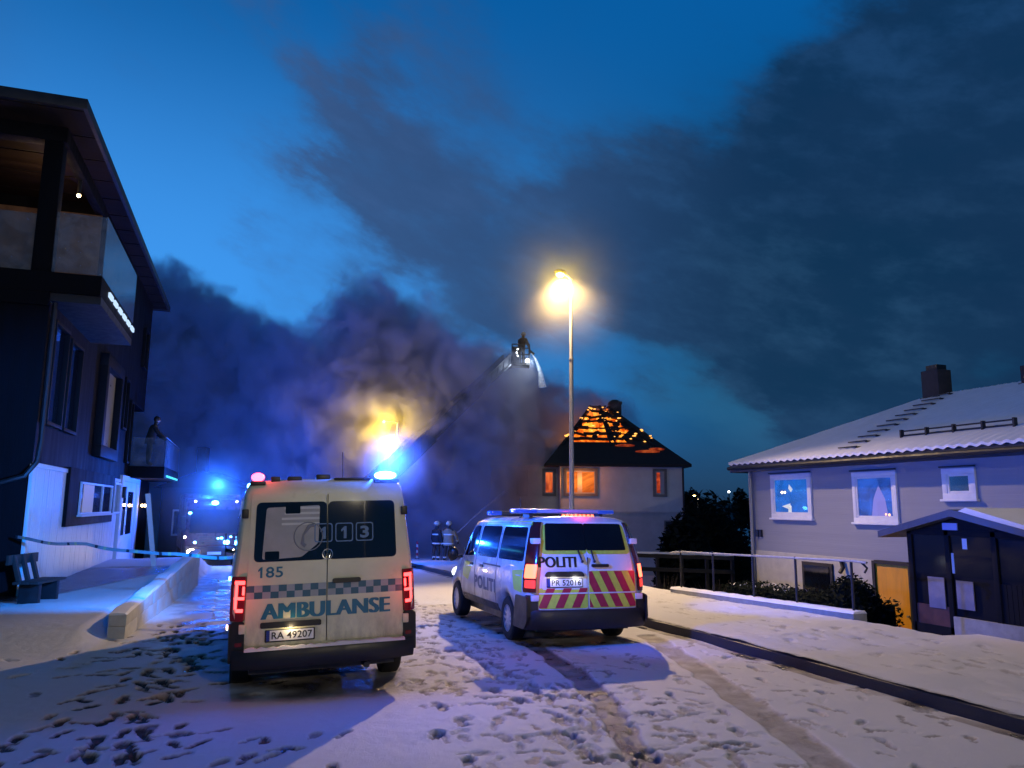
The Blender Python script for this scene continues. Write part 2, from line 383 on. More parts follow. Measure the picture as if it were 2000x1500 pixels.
# tyre tracks of the police van
def track(pts, wd, bare, depth):
    P = np.array(pts); ty = P[:, 1]; o = np.argsort(ty)
    cx = np.interp(GY, ty[o], P[o, 0]); inside = (GY > ty.min()) & (GY < ty.max())
    d = np.abs(GX - cx) + vnoise(GX, GY, .25, 5) * .08
    c = sst(wd, wd * .72, d) * inside
    tread = .5 + .5 * np.sin(GY * 90)
    global Z, B
    Z -= c * (depth + .004 * tread * (vnoise(GX, GY, .3, 6) > 0)); B = np.maximum(B, c * bare * (.8 + .6 * vnoise(GX, GY, .2, 7)))
track([(4.42, 11.6), (4.40, 10.7), (4.2, 9.2), (3.90, 7.76), (3.28, 5.73), (2.6, 4.4)], .17, .70, .03)
track([(6.6, 11.6), (6.5, 11.2), (6.1, 9.8), (5.64, 8.22), (4.72, 5.25), (4.4, 4.4)], .22, .48, .025)
track([(.15, 16.), (.2, 30.)], .35, .5, .02); track([(2.1, 15.), (2.3, 30.)], .3, .4, .02)
# slush, bare wet patches and a painted wedge of shade
wet = sst(1.25, .3, np.abs(GX + .35 - .02 * GY)) * sst(11.5, 15, GY) * sst(32, 27, GY); B = np.maximum(B, wet * (.52 + .9 * vnoise(GX, GY, .3, 12)))
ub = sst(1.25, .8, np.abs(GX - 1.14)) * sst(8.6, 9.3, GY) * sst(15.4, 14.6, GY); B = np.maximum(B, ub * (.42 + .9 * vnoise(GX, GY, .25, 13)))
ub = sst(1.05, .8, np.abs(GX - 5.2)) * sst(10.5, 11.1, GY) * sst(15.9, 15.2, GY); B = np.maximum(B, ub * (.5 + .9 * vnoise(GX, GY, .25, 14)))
shade_wedge = sst(.25, -.15, GX - (-3.75 + (GY - 17.6) * .36)) * sst(17.2, 18.1, GY + .25 * (GX + 3.5)) * sst(-5.2, -4.2, GX) * sst(27, 25, GY); B = np.maximum(B, shade_wedge * .97)  # dark wedge by the building: shade painted into the ground colour
yard = sst(10.3, 11., GX) * sst(10.2, 11, GY) * sst(16.5, 15.5, GX) * sst(26, 22, GY); B = np.maximum(B, yard * (.75 + 1.2 * vnoise(GX, GY, .5, 15)))
B = np.maximum(B, (np.abs(GX - 6.98) < .12) * (GY > 3) * (GY < 40) * (.35 + 1.2 * vnoise(GX, GY, .3, 16)))
B = np.clip(B, 0, 1)

def sheet(name, X, Y, Zz, Bb, m):
    ni, nj = X.shape
    me = bpy.data.meshes.new(name)
    co = np.stack([X, Y, Zz], -1).reshape(-1, 3)
    idx = np.arange(ni * nj).reshape(ni, nj)
    q = np.stack([idx[:-1, :-1], idx[1:, :-1], idx[1:, 1:], idx[:-1, 1:]], -1).reshape(-1, 4)
    me.vertices.add(len(co)); me.vertices.foreach_set('co', co.ravel())
    me.loops.add(q.size); me.loops.foreach_set('vertex_index', q.ravel())
    me.polygons.add(len(q)); me.polygons.foreach_set('loop_start', np.arange(len(q)) * 4); me.polygons.foreach_set('loop_total', np.full(len(q), 4))
    me.polygons.foreach_set('use_smooth', np.ones(len(q), bool))
    me.update(); me.validate()
    a = me.attributes.new('bare', 'FLOAT', 'POINT'); a.data.foreach_set('value', Bb.ravel().astype(np.float32))
    me.materials.append(m)
    return link(name, me)

def ground_mat():
    m = bpy.data.materials.new('trampled_snow'); m.use_nodes = True; t = NT(m.node_tree); b = t.n['Principled BSDF']
    at = t.new('ShaderNodeAttribute', attribute_name='bare').outputs['Fac']
    P = t.new('ShaderNodeTexCoord').outputs['Object']
    n1 = t.noise(P, 9, 6, .7).outputs[0]; n2 = t.noise(P, 55, 5, .7).outputs[0]; n3 = t.noise(P, 1.3, 4, .6).outputs[0]
    f = t.math('ADD', at, t.math('MULTIPLY', t.math('SUBTRACT', n1, .5), .45))
    f = t.math('ADD', f, t.math('MULTIPLY', t.math('SUBTRACT', n2, .5), .22))
    f = t.math('ADD', f, t.math('MULTIPLY', t.math('SUBTRACT', n3, .5), .16), clamp=True)
    cr = t.new('ShaderNodeValToRGB'); t.put(cr.inputs[0], f); e = cr.color_ramp.elements
    e[0].position = .08; e[0].color = (.70, .675, .665, 1); e[1].position = .95; e[1].color = (.028, .028, .032, 1)
    for p, c in ((.20, (.55, .52, .50, 1)), (.45, (.32, .28, .25, 1)), (.68, (.10, .09, .085, 1))):
        k = e.new(p); k.color = c
    t.put(b.inputs['Base Color'], cr.outputs[0])
    t.put(b.inputs['Roughness'], t.rng(f, .2, .85, .62, .2))
    bp = t.new('ShaderNodeBump'); bp.inputs['Strength'].default_value = .9; bp.inputs['Distance'].default_value = .012
    h = t.math('ADD', t.math('MULTIPLY', n2, .8), t.math('MULTIPLY', n1, .8)); h = t.math('ADD', h, t.noise(P, 160, 3, .6).outputs[0])
    t.put(bp.inputs['Height'], h); t.put(b.inputs['Normal'], bp.outputs[0])
    b.inputs['Subsurface Weight'].default_value = 0
    return m
M['ground'] = ground_mat()
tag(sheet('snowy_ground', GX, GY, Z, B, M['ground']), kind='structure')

# pavement on the right with its kerb
px_ = np.concatenate([np.arange(7.075, 10.3, .045)]); py_ = np.concatenate([np.arange(2.5, 20, .05), np.arange(20, 70, .5)])
PX, PY = np.meshgrid(px_, py_, indexing='ij')
PZ = road_z(PY) + .150 + .02 * sst(7.08, 7.3, PX) + vnoise(PX, PY, .7, 21) * .03 + vnoise(PX, PY, .25, 22) * .02 + vnoise(PX, PY, .1, 23) * .01
PB = np.zeros_like(PZ)
_gx, _gy, _gz, _gb, _xs, _ys = GX, GY, Z, B, xs, ys
GX, GY, Z, B, xs, ys = PX, PY, PZ, PB, px_, py_
for _ in range(170): stamp(random.uniform(7.5, 10.), random.uniform(4, 18), random.gauss(1.6, .5), random.uniform(.2, .34), random.uniform(.1, .16), random.uniform(.01, .025), random.uniform(.05, .32))
for _ in range(3): trail([(8.3 + random.gauss(0, .3), 3), (8.7, 10), (8.8, 19)], .3, .02)
PB = np.maximum(B, sst(.09, .0, PX - 7.075) * .35)
pav = tag(sheet('pavement', PX, PY, Z, PB, M['ground']), kind='structure')
GX, GY, Z, B, xs, ys = _gx, _gy, _gz, _gb, _xs, _ys
kb = MB()
rings = []
for y in np.arange(2.5, 70, .5):
    z = float(road_z(y)); wv = .012 * math.sin(y * 3.1) + .008 * math.sin(y * 7.7)
    rings.append([(7.05 + wv, y, z - .1), (7.062 + wv, y, z + .128), (7.085 + wv, y, z + .142), (7.2, y, z + .143), (7.2, y, z - .1)])
kb.loft(rings); kmat = mat('wet_kerb_stone', (.045, .04, .04), .6, var=.3, vscale=10, bump=.5)
tag(obj('kerb', kb, kmat), kind='structure')

# ------------------------------------------------------------------ vans
class Van:
    def __init__(s, prof, secs, slant, bulge, zb):
        s.prof = prof; s.secs = secs; s.slant = slant; s.bulge = bulge; s.zb = zb
        s.hwmax = max(p[0] for p in prof)
        side = [p for p in prof[1:] if p[0] > .3]
        s.pz = [p[1] for p in side]; s.pxx = [p[0] for p in side]
    def yr(s, x, z): return float(np.interp(z, *zip(*s.slant))) + s.bulge * abs(x / s.hwmax) ** 4
    def sk(s, y):
        a = np.array(s.secs); return float(np.interp(y, a[:, 0], a[:, 1])), float(np.interp(y, a[:, 0], a[:, 2]))
    def hw(s, y, z):
        sx, k = s.sk(y); return float(np.interp(s.zb + (z - s.zb) / k, s.pz, s.pxx)) * sx
    def rear(s, x, z, off=0): return (x, s.yr(x, z) - off, z)
    def side(s, sg): return lambda y, z, off: (sg * (s.hw(y, z) + off), y, z)
    def body(s):
        full = list(s.prof) + [(-x, z) for x, z in s.prof[-2:0:-1]]
        rings = []
        zc = 1.0
        for q in (.06, .3, .55, .78, .93):          # closing the tail with rings that follow its curve
            sx, k = s.secs[0][1], s.secs[0][2]
            rings.append([(x * sx * q, s.yr(x * sx * q, zc + (s.zb + (z - s.zb) * k - zc) * q) + (0 if q < .9 else .0), zc + (s.zb + (z - s.zb) * k - zc) * q) for x, z in full])
        for y, sx, k in s.secs:
            f = max(0, 1 - y / .9)
            rings.append([(x * sx, y + s.yr(x * sx, z) * f, s.zb + (z - s.zb) * k) for x, z in full])
        mb = MB(); mb.loft(rings); return mb
def cut_arches(o, centres, r, x0, x1):
    mb = MB()
    for (y, z) in centres:
        for sg in (-1, 1): mb.cyl((sg * x0, y, z), (sg * x1, y, z), r, n=28)
    c = obj('arch_cutter', mb, M['black'])
    c.parent = None
    md = o.modifiers.new('arch', 'BOOLEAN'); md.object = c; md.operation = 'DIFFERENCE'; md.solver = 'EXACT'
    par = o.parent; o.parent = None
    dg = bpy.context.evaluated_depsgraph_get(); me = bpy.data.meshes.new_from_object(o.evaluated_get(dg))
    o.modifiers.clear(); o.data = me; o.parent = par
    cm = c.data; bpy.data.objects.remove(c); bpy.data.meshes.remove(cm)
def wheel(parent, x, y, z, r, wdt, spokes, sg):
    t = MB(); w2 = wdt / 2
    t.lathe((x, y, z), (1, 0, 0), [(r * .62, -w2), (r * .9, -w2), (r * .985, -w2 * .8), (r, -w2 * .4), (r, w2 * .4), (r * .985, w2 * .8), (r * .9, w2), (r * .62, w2), (r * .60, w2 * .2), (.02, w2 * .1), (.0005, 0), (.02, -w2 * .1), (r * .60, -w2 * .2), (r * .62, -w2)], 32)
    o = obj('wheel', t, M['rubber'], parent)
    m = MB(); xo = x + sg * w2 * .75
    m.lathe((xo, y, z), (sg, 0, 0), [(r * .64, -.05), (r * .66, .02), (r * .60, .02), (r * .58, -.06)], 32)
    m.lathe((xo, y, z), (sg, 0, 0), [(.001, -.02), (.06, -.02), (.065, .012), (.001, .02)], 16)
    for k in range(spokes):
        a = 2 * math.pi * k / spokes; ca, sa = math.cos(a), math.sin(a); hw_ = .03 if spokes > 6 else .05
        pts = []
        for rad, h in ((.04, hw_), (r * .62, hw_ * .7)):
            pts.append([(xo + sg * dx, y + ca * rad - sa * dy, z + sa * rad + ca * dy) for dx, dy in ((.01, -h), (.01, h), (-.02, h), (-.02, -h))])
        m.loft(pts)
    obj('rim', m, M['alloy'], o)
    return o

# ---- ambulance
amb = thing('ambulance', 'cream yellow ambulance van seen from behind with blue beacon and red tail lights', 'ambulance', (1.13, 8.98, -.03), rot=(R(-.8), R(-1.7), R(-.4)))
VA = Van([(0, .42), (.80, .42), (.93, .44), (.985, .52), (1.005, .70), (1.01, .98), (1.005, 1.2), (.99, 1.38), (.955, 1.7), (.92, 2.0), (.90, 2.16), (.885, 2.26), (.85, 2.325), (.77, 2.362), (.4, 2.38), (0, 2.385)],
         [(0.0, .955, .98), (.02, .975, .99), (.07, .993, .998), (.14, 1, 1), (.5, 1, 1), (1., 1, 1), (2.2, 1, 1), (4.2, 1, 1), (4.55, .99, .965), (4.9, .97, .80), (5.2, .95, .60), (5.6, .9, .52), (5.82, .8, .45), (5.9, .68, .40)],
         [(.3, .03), (.6, 0), (1.4, .01), (2.1, .06), (2.4, .10)], .05, .42)
VA_c = [(1.06, .36), (4.70, .36)]
b = obj('body', VA.body(), M['cream'], amb); cut_arches(b, VA_c, .44, .62, 1.3)
ar = lambda x, z, off: VA.rear(x, z, off)
ub = MB().box(-.8, .8, .25, 5.6, .26, .5); obj('chassis', ub, M['black'], amb)
for (y, z) in VA_c:
    for sg in (-1, 1): wheel(amb, sg * .88, y, z, .36, .23, 5, sg)
mb = MB().tube([(.45, .3, .3), (.45, .02, .3)], .035); obj('exhaust_pipe', mb, M['darksteel'], amb)
# rear bumper and step with snow lying on it
def bumper_bar(mb, hw_, z0, z1, y0, back, curve):
    xs_ = [hw_ * q for q in (-1, -.985, -.95, -.88, -.78, -.6, -.3, 0, .3, .6, .78, .88, .95, .985, 1)]
    mb.loft([[(x, y0 + curve * abs(x / hw_) ** 5 + dy, z) for dy, z in ((.03, z0), (.0, z0 + .06), (-.005, z1 - .03), (.012, z1), (back, z1), (back, z0))] for x in xs_])
bp = MB(); bumper_bar(bp, .985, .36, .565, -.10, .22, .12)
bump_a = obj('rear_bumper', bp, M['black'], amb)
sl = MB(); pts = [(-.86 + i * .043, random.uniform(.010, .030)) for i in range(41)]
sl.loft([[(x, -.105, .555), (x, -.085, .562 + h), (x, -.03, .565 + h), (x, -.012, .555)] for x, h in pts]); obj('snow_ledge', sl, M['snow'], bump_a)
for sg in (-1, 1):
    cb = MB(); panel(cb, rr(.86 if sg > 0 else -1.0, 1.0 if sg > 0 else -.86, .50, .86, .04), ar, .02, .08)
    cb.prism(rpoly([(.06, .42), (.66, .42), (.60, .78), (.06, .84)], .05), sg * .985, sg * 1.02, 'x'); obj('bumper_corner', cb, M['black'], amb)
    rf = MB(); panel(rf, rr(.885 if sg > 0 else -.955, .955 if sg > 0 else -.885, .60, .64, .01), ar, .03, .02); obj('reflector', rf, M['redlens'], amb)
# doors
wdw = rpoly([(-.80, 1.475), (.80, 1.475), (.775, 2.10), (-.775, 2.10)], .07)
doors = {}
for sg, nm in ((-1, 'rear_door'), (1, 'rear_door')):
    d = MB(); a0, a1 = (-.865, -.006) if sg < 0 else (.006, .865)
    ol = rpoly([(a0, .60), (a1, .60), (a1 * (.95 if sg > 0 else 1), 2.22), (a0 * (.95 if sg < 0 else 1), 2.22)], .05)
    panel(d, ol, ar, .012, .03); doors[sg] = obj(nm, d, M['cream'], amb)
    # window of this door, dark and framed
    wn = MB(); b0, b1 = (-.785, -.008) if sg < 0 else (.008, .785)
    panel(wn, rpoly([(b0, 1.475), (b1, 1.475), (b1 * (.975 if sg > 0 else 1), 2.12), (b0 * (.975 if sg < 0 else 1), 2.12)], .06), ar, .020, .012)
    obj('window', wn, mat('tinted_rear_glass', (.006, .008, .02), .05, coat=.5, spec=.7), doors[sg])
    for zz in (.78, 2.0):
        h = MB().box(sg * .885 - .035, sg * .885 + .035, VA.yr(.88, zz) - .05, VA.yr(.88, zz) + .05, zz - .05, zz + .05); obj('hinge', h, M['cream'] if zz < 1 else M['black'], doors[sg], bevel=.012)
# frosted lower blind in the left window, with the pale stripes above
fb = MB(); panel(fb, rpoly([(-.70, 1.50), (-.60, 1.50), (-.28, 1.515), (-.10, 1.66), (-.085, 2.08), (-.66, 2.06)], .03), ar, .022, .004)
obj('frosted_film', fb, mat('frosted_film', (.46, .45, .43), .7, var=.15, vscale=4), doors[-1])
fs = MB()
for i in range(4): panel(fs, rr(-.50 + .03 * (i > 1), -.09, 1.865 + i * .058, 1.89 + i * .058, .004, 2), ar, .025, .004)
obj('film_stripes', fs, mat('pale_film_stripe', (.72, .72, .68), .6), doors[-1])
for q in ((-.46, -.30, 1.99, 2.10), (-.67, -.52, 1.50, 1.585)): fd = MB(); panel(fd, rr(*q, .01, 2), ar, .026, .004); obj('film_gap', fd, M['darkglass'], doors[-1])
hs = MB()
hs.tube([ar(-.21 + .155 * math.cos(t), 1.735 + .155 * math.sin(t), .027) for t in np.linspace(0, 6.28, 28)], .006, 5)
hs.tube([ar(*p, .027) for p in ((-.24, 1.63), (-.275, 1.66), (-.265, 1.75), (-.20, 1.85), (-.15, 1.86))], [.022, .022, .012, .022, .02], 6)
obj('telephone_sign', hs, mat('grey_print', (.25, .28, .30), .6), doors[-1])
pr = mat('pale_blue_print', (.10, .22, .42), .5)
for ch, u in (('1', -.045), ('1', .185), ('3', .415)):
    nb = MB(); c0 = u
    for r_ in (0,):
        o_ = rr(c0 - .10, c0 + .10, 1.665, 1.875, .03); i_ = rr(c0 - .088, c0 + .088, 1.677, 1.863, .025)
        k = len(o_); nb.add([ar(*p, .027) for p in o_ + i_], [(j, (j + 1) % k, k + (j + 1) % k, k + j) for j in range(k)])
    cw = .034 if ch == '1' else .05
    (one(nb, c0 - cw, c0 + cw, 1.70, 1.835, ar, .027) if ch == '1' else letter(nb, ch, c0 - cw, c0 + cw, 1.70, 1.835, ar, .027, .03))
    obj('emergency_number', nb, pr, doors[1 if u > 0 else -1])
# lettering, chequers, handles, number plate
t_ = MB(); one(t_, -.735, -.685, 1.305, 1.42, ar, .017); letter(t_, '85', -.655, -.475, 1.305, 1.42, ar, .017, .015); obj('unit_number', t_, M['teal'], doors[-1])
t_ = MB(); [letter(t_, 'AMBULANSE', -.69 + q, .69 + q, .865, 1.03, ar, .017 + q * .02, 0) for q in (-.010, -.004, .002, .008, .014, .020)]; obj('ambulance_lettering', t_, M['teal'], amb)
for sg in (-1, 1):
    ck = MB(); n_ = 10
    for i in range(n_):
        for j in range(2):
            x0, x1 = (-.855 + i * .0845, -.855 + (i + 1) * .0845) if sg < 0 else (.01 + i * .0845, .01 + (i + 1) * .0845)
            z0 = 1.085 + j * .07; panel(ck, [(x0, z0), (x1, z0), (x1, z0 + .07), (x0, z0 + .07)], ar, .0155, .003, m=(i + j) % 2)
    obj('chequer_band', ck, [M['greyteal'], M['teal2']], doors[sg])
hb = MB(); panel(hb, rr(-.70, -.06, .775, .835, .02), ar, .04, .04); obj('plate_light_bar', hb, M['black'], doors[-1])
hd = MB(); panel(hd, rr(.06, .37, 1.215, 1.265, .024), ar, .045, .04); obj('door_handle', hd, M['black'], doors[1])
pl = MB(); panel(pl, rr(-.65, -.125, .625, .755, .012), ar, .022, .012); pf = obj('plate_frame', pl, M['black'], doors[-1])
pl = MB(); panel(pl, rr(-.635, -.14, .640, .748, .008), ar, .026, .006); obj('number_plate', pl, M['plate'], doors[-1])
pl = MB(); panel(pl, rr(-.635, -.60, .640, .748, .006), ar, .028, .004); obj('plate_badge', pl, mat('plate_blue', (.01, .03, .25), .4), doors[-1])
t_ = MB(); letter(t_, 'RA 49207', -.58, -.155, .657, .731, ar, .029, .012); obj('plate_lettering', t_, M['ink'], doors[-1])
lamp('number_plate_lamp', (1., .75, .4), .9, VA.rear(-.38, .77, .09), amb, .02)
bd = MB(); bd.tube([ar(.0 + .055 * math.cos(t), 1.535 + .055 * math.sin(t), .032) for t in np.linspace(0, 6.283, 24)], .006, 6)
bd.tube([ar(x, z, .032) for x, z in ((-.022, 1.58), (0, 1.545), (.022, 1.58))], .005, 5); bd.tube([ar(x, z, .032) for x, z in ((-.042, 1.562), (-.02, 1.497), (0, 1.535), (.02, 1.497), (.042, 1.562))], .005, 5)
obj('badge', bd, M['chrome'], amb)
gp = MB(); gp.box(-.004, .004, VA.yr(0, 1.) - .006, VA.yr(0, 1.) + .01, .60, 2.2); obj('door_gap', gp, M['ink'], amb)
# tail lamps: red housings with a bright angular guide
for sg in (-1, 1):
    def tm(u, v, off, sg=sg):      # wraps round the rear corner; u = 0 on the flank side edge, 1 at the door
        x = 1.012 - .145 * u - .03 * (v - .85); y = .10 * (1 - u) ** 1.6 - .018
        return (sg * (x + off * .4), y + VA.yr(x, v) * .6 - off, v)
    h = MB(); panel(h, rpoly([(0, .86), (1, .86), (1, 1.33), (0, 1.33)], .08), tm, .012, .03, .1); th = obj('tail_light', h, M['redlens'], amb)
    g = MB()
    for (u0, u1, v0, v1) in ((.25, .95, 1.245, 1.285), (.30, .48, 1.10, 1.245), (.25, .95, 1.085, 1.115), (.80, .95, 1.135, 1.225), (.28, .46, .985, 1.085), (.4, .9, .955, .99)):
        panel(g, rr(u0, u1, v0, v1, .02, 2), tm, .018, .006, .1)
    obj('light_guide', g, M['redled'], th)
    lamp('tail_lamp', (1, .06, .04), 1.6, (sg * .97, -.22, 1.12), amb, .05)
sm = MB().cyl((-1.03, .62, .73), (-1.045, .62, .73), .028, n=14); obj('side_marker', sm, M['warmled'], amb)
# roof: light boxes, beacons, aerials
rb = MB()
rb.box(-.62, -.52, .12, .25, 2.34, 2.41); rb.box(-.44, -.28, .12, .25, 2.345, 2.41); rb.box(-.12, .04, .14, .26, 2.36, 2.43); rb.box(.08, .5, .10, .22, 2.355, 2.39)
obj('roof_light_box', rb, M['black'], amb, bevel=.015)
def beacon(parent, x, y, z, core, ledge, w_=.10):
    base = MB(); base.box(x - w_ * 1.5, x + w_ * 1.5, y - .07, y + .07, z - .05, z + .0); bo = obj('beacon', base, M['black'], parent, bevel=.015)
    l = MB(); l.ball((x, y, z + .045), .055, 16, 10, (w_ * 24, 1.1, .9)); obj('beacon_lens', l, core, bo)
beacon(amb, -.76, .16, 2.36, emis('red_beacon_light', (1., .06, .10), 10), 0, .055)
beacon(amb, .68, .16, 2.37, M['blueled'], 0, .10)
lamp('red_beacon_lamp', (1., .05, .06), 3, (-.76, .06, 2.52), amb, .05)
lamp('blue_beacon_lamp', (.015, .10, 1.), 270, (.72, .16, 2.62), amb, .06)
fbm = MB(); fbm.box(-.7, .7, 3.5, 3.9, 2.38, 2.46); fb_ = obj('roof_light_bar', fbm, M['black'], amb, bevel=.02)
for sg in (-1, 1):
    l = MB(); l.box(sg * .72 - .1, sg * .72 + .1, 3.55, 3.85, 2.39, 2.47); obj('beacon_lens', l, M['blueled'], fb_, bevel=.03)
    l = MB(); l.box(sg * 1.03 - .015, sg * 1.03 + .015, 3.9, 4.05, 1.0, 1.05); obj('side_strobe', l, M['blueled'], amb, bevel=.008)
    mm = MB(); mm.box(sg * 1.10 - .02, sg * 1.10 + .16 * (sg > 0), 4.35, 4.43, 1.35, 1.72); mm.tube([(sg * .96, 4.42, 1.4), (sg * 1.12, 4.40, 1.45)], .03); obj('side_mirror', mm, M['black'], amb, bevel=.015)
lamp('front_beacon_lamp', (.002, .21, 1.), 3600, (-1.15, 3.7, 2.35), amb, .06, R(70), (-.42, 1, -.02))
lamp('side_beacon_lamp', (.008, .12, 1.), 900, (1.12, .5, 2.5), amb, .06, R(80), (1, .45, -.12))
an = MB().tube([(.28, .9, 2.37), (.28, .95, 2.75)], .006, 5); obj('aerial', an, M['black'], amb)
# flanks
for sg in (-1, 1):
    s = VA.side(sg); k = MB()
    for i in range(46):
        for j in range(2):
            y0 = .25 + i * .085; panel(k, [(y0, 1.085 + j * .07), (y0 + .085, 1.085 + j * .07), (y0 + .085, 1.155 + j * .07), (y0, 1.155 + j * .07)], s, .004, .003, m=(i + j) % 2)
    obj('chequer_band', k, [M['greyteal'], M['teal2']], amb)
    k = MB(); panel(k, rr(3.4, 4.3, 1.42, 1.98, .06), s, .005, .01); panel(k, rr(1.4, 2.9, 1.5, 2.0, .06), s, .005, .01); obj('side_window', k, M['darkglass'], amb)
k = MB()
panel(k, rpoly([(-.75, 1.42), (.75, 1.42), (.72, 2.1), (-.72, 2.1)], .08), lambda x, z, off: (x, 4.55 + (2.15 - z) * .80 + off, z + .0), .12, .02); obj('windscreen', k, M['darkglass'], amb)

# ---- police van
pol = thing('police_van', 'white police van with yellow and red diagonal stripes, red lights and roof light bar', 'police van', (5.14, 10.72, 0), rot=(R(-.9), R(.4), R(-1.6)))
VP = Van([(0, .36), (.78, .36), (.90, .38), (.945, .46), (.965, .62), (.972, .85), (.966, 1.02), (.945, 1.16), (.915, 1.32), (.87, 1.54), (.825, 1.72), (.79, 1.80), (.74, 1.855), (.62, 1.89), (.35, 1.91), (0, 1.915)],
         [(0.0, .93, .97), (.02, .96, .985), (.07, .985, .995), (.15, 1, 1), (.5, 1, 1), (1., 1, 1), (2., 1, 1), (3.1, .995, 1), (3.45, .985, .965), (3.85, .97, .80), (4.25, .96, .58), (4.6, .93, .52), (4.95, .86, .47), (5.1, .76, .42), (5.16, .6, .36)],
         [(.3, .02), (.5, -.02), (.8, 0), (1.2, .02), (1.5, .10), (1.9, .24)], .06, .36)
VP_c = [(.98, .335), (4.18, .335)]
grime(mat('police_white', (.60, .60, .62), .25, var=.06, vscale=3, coat=.6), amt=.7)
b = obj('body', VP.body(), bpy.data.materials['police_white'], pol); cut_arches(b, VP_c, .40, .62, 1.3)
pr_ = lambda x, z, off: VP.rear(x, z, off)
obj('chassis', MB().box(-.75, .75, .2, 4.9, .22, .45), M['black'], pol)
for (y, z) in VP_c:
    for sg in (-1, 1): wheel(pol, sg * .84, y, z, .335, .23, 10, sg)
bp = MB(); bumper_bar(bp, .965, .27, .55, -.085, .25, .14)
bp.prism(rpoly([(.1, .27), (.60, .27), (.56, .45), (.5, .74), (-.01, .74), (-.02, .4)], .05), .955, .985, 'x'); bp.prism(rpoly([(.1, .27), (.60, .27), (.56, .45), (.5, .74), (-.01, .74), (-.02, .4)], .05), -.985, -.955, 'x')
for sg in (-1, 1): panel(bp, rr(min(sg * .80, sg * .97), max(sg * .80, sg * .97), .45, .76, .04), pr_, .02, .08)
obj('rear_bumper', bp, M['black'], pol)
pdoor = {}
def clip_poly(P, Q):
    """Sutherland-Hodgman clip of P by convex counter-clockwise Q"""
    out = P
    for i in range(len(Q)):
        a, b_ = Q[i], Q[(i + 1) % len(Q)]; inp = out; out = []
        side = lambda p: (b_[0] - a[0]) * (p[1] - a[1]) - (b_[1] - a[1]) * (p[0] - a[0])
        for j in range(len(inp)):
            p, q = inp[j - 1], inp[j]; sp, sq = side(p), side(q)
            if (sp >= 0) != (sq >= 0):
                t = sp / (sp - sq); out.append((p[0] + (q[0] - p[0]) * t, p[1] + (q[1] - p[1]) * t))
            if sq >= 0: out.append(q)
        if len(out) < 3: return []
    return out
for sg in (-1, 1):
    d = MB(); a0, a1 = (-.80, -.004) if sg < 0 else (.004, .80)
    if sg < 0: a0, a1 = -.80, -.004
    top = .70
    ol = rpoly([(a0, .545), (a1, .545), (a1 if sg < 0 else top, 1.83), (a0 if sg > 0 else -top, 1.83)], .06)
    panel(d, ol, pr_, .010, .03); pdoor[sg] = obj('rear_door', d, M['white'], pol)
    wn = MB(); b0, b1 = (-.735, -.004) if sg < 0 else (.004, .735)
    panel(wn, rpoly([(b0, 1.345), (b1, 1.345), (b1 if sg < 0 else .665, 1.79), (b0 if sg > 0 else -.665, 1.79)], .07), pr_, .016, .01)
    obj('yellow_window_border', wn, M['yellow'], pdoor[sg])
    wn = MB(); b0, b1 = (-.665, -.002) if sg < 0 else (.002, .665)
    panel(wn, rpoly([(b0, 1.40), (b1, 1.40), (b1 if sg < 0 else .625, 1.80), (b0 if sg > 0 else -.625, 1.80)], .03), pr_, .021, .01)
    obj('window', wn, M['darkglass'], pdoor[sg])
    # striped field
    fld = [(-.79, .565), (-.012, .565), (-.012, .86), (-.79, .86)] if sg < 0 else [(.012, .565), (.79, .565), (.79, 1.10), (.012, 1.10)]
    st = MB(); panel(st, rpoly(fld, .05), pr_, .0135, .008)
    ys_ = obj('yellow_field', st, M['yellow'], pdoor[sg])
    rs = MB()
    for i in range(-2, 8):
        lean = .20 if sg < 0 else -.20; x0 = (-.80 + i * .262) if sg < 0 else (-.05 + i * .245)
        for (za, zb_) in ((.575, .77), (.79, 1.095)):
            f0 = (za - .575) * lean / .22 * (1 if sg < 0 else 1); f1 = (zb_ - .575) * lean / .22
            P = [(x0 + f0 * .55, za), (x0 + .13 + f0 * .55, za), (x0 + .13 + f1 * .55, zb_), (x0 + f1 * .55, zb_)]
            Q = [(min(p[0] for p in fld) + .005, .572), (max(p[0] for p in fld) - .005, .572), (max(p[0] for p in fld) - .005, max(p[1] for p in fld) - .006), (min(p[0] for p in fld) + .005, max(p[1] for p in fld) - .006)]
            P = clip_poly(P, Q)
            if len(P) >= 3: panel(rs, P, pr_, .0165, .006)
    obj('red_stripes', rs, M['red'], pdoor[sg])
    wl = MB(); panel(wl, [(fld[0][0], .772), (fld[1][0], .772), (fld[1][0], .790), (fld[0][0], .790)], pr_, .019, .006); obj('white_line', wl, M['white'], pdoor[sg])
    wp = MB(); wp.tube([VP.rear(sg * .10, 1.24, .05), VP.rear(sg * (.145 if sg < 0 else .07), 1.40, .045)], .013, 6); wp.ball(VP.rear(sg * .10 if sg > 0 else -.10, 1.24, .05), .022); obj('wiper', wp, M['black'], pdoor[sg])
    for zz in (.72, 1.54):
        h = MB().box(sg * (.845 if zz < 1 else .80) - .06, sg * (.845 if zz < 1 else .80) + .06, VP.yr(.8, zz) - (.035 if zz < 1 else .085), VP.yr(.8, zz) + .06, zz - .045, zz + .04); obj('hinge', h, M['white'], pdoor[sg], bevel=.01)
t_ = MB(); [letter(t_, 'POLITI', -.785 + q, -.20 + q, 1.155, 1.31, pr_, .016 + q * .02, 0) for q in (0, .005, .010, .015, .020)]; obj('police_lettering', t_, M['ink'], pdoor[-1])
hb = MB(); panel(hb, rpoly([(-.70, 1.02), (-.06, 1.02), (-.10, 1.095), (-.66, 1.095)], .03), pr_, .045, .045); obj('plate_light_bar', hb, M['black'], pdoor[-1])
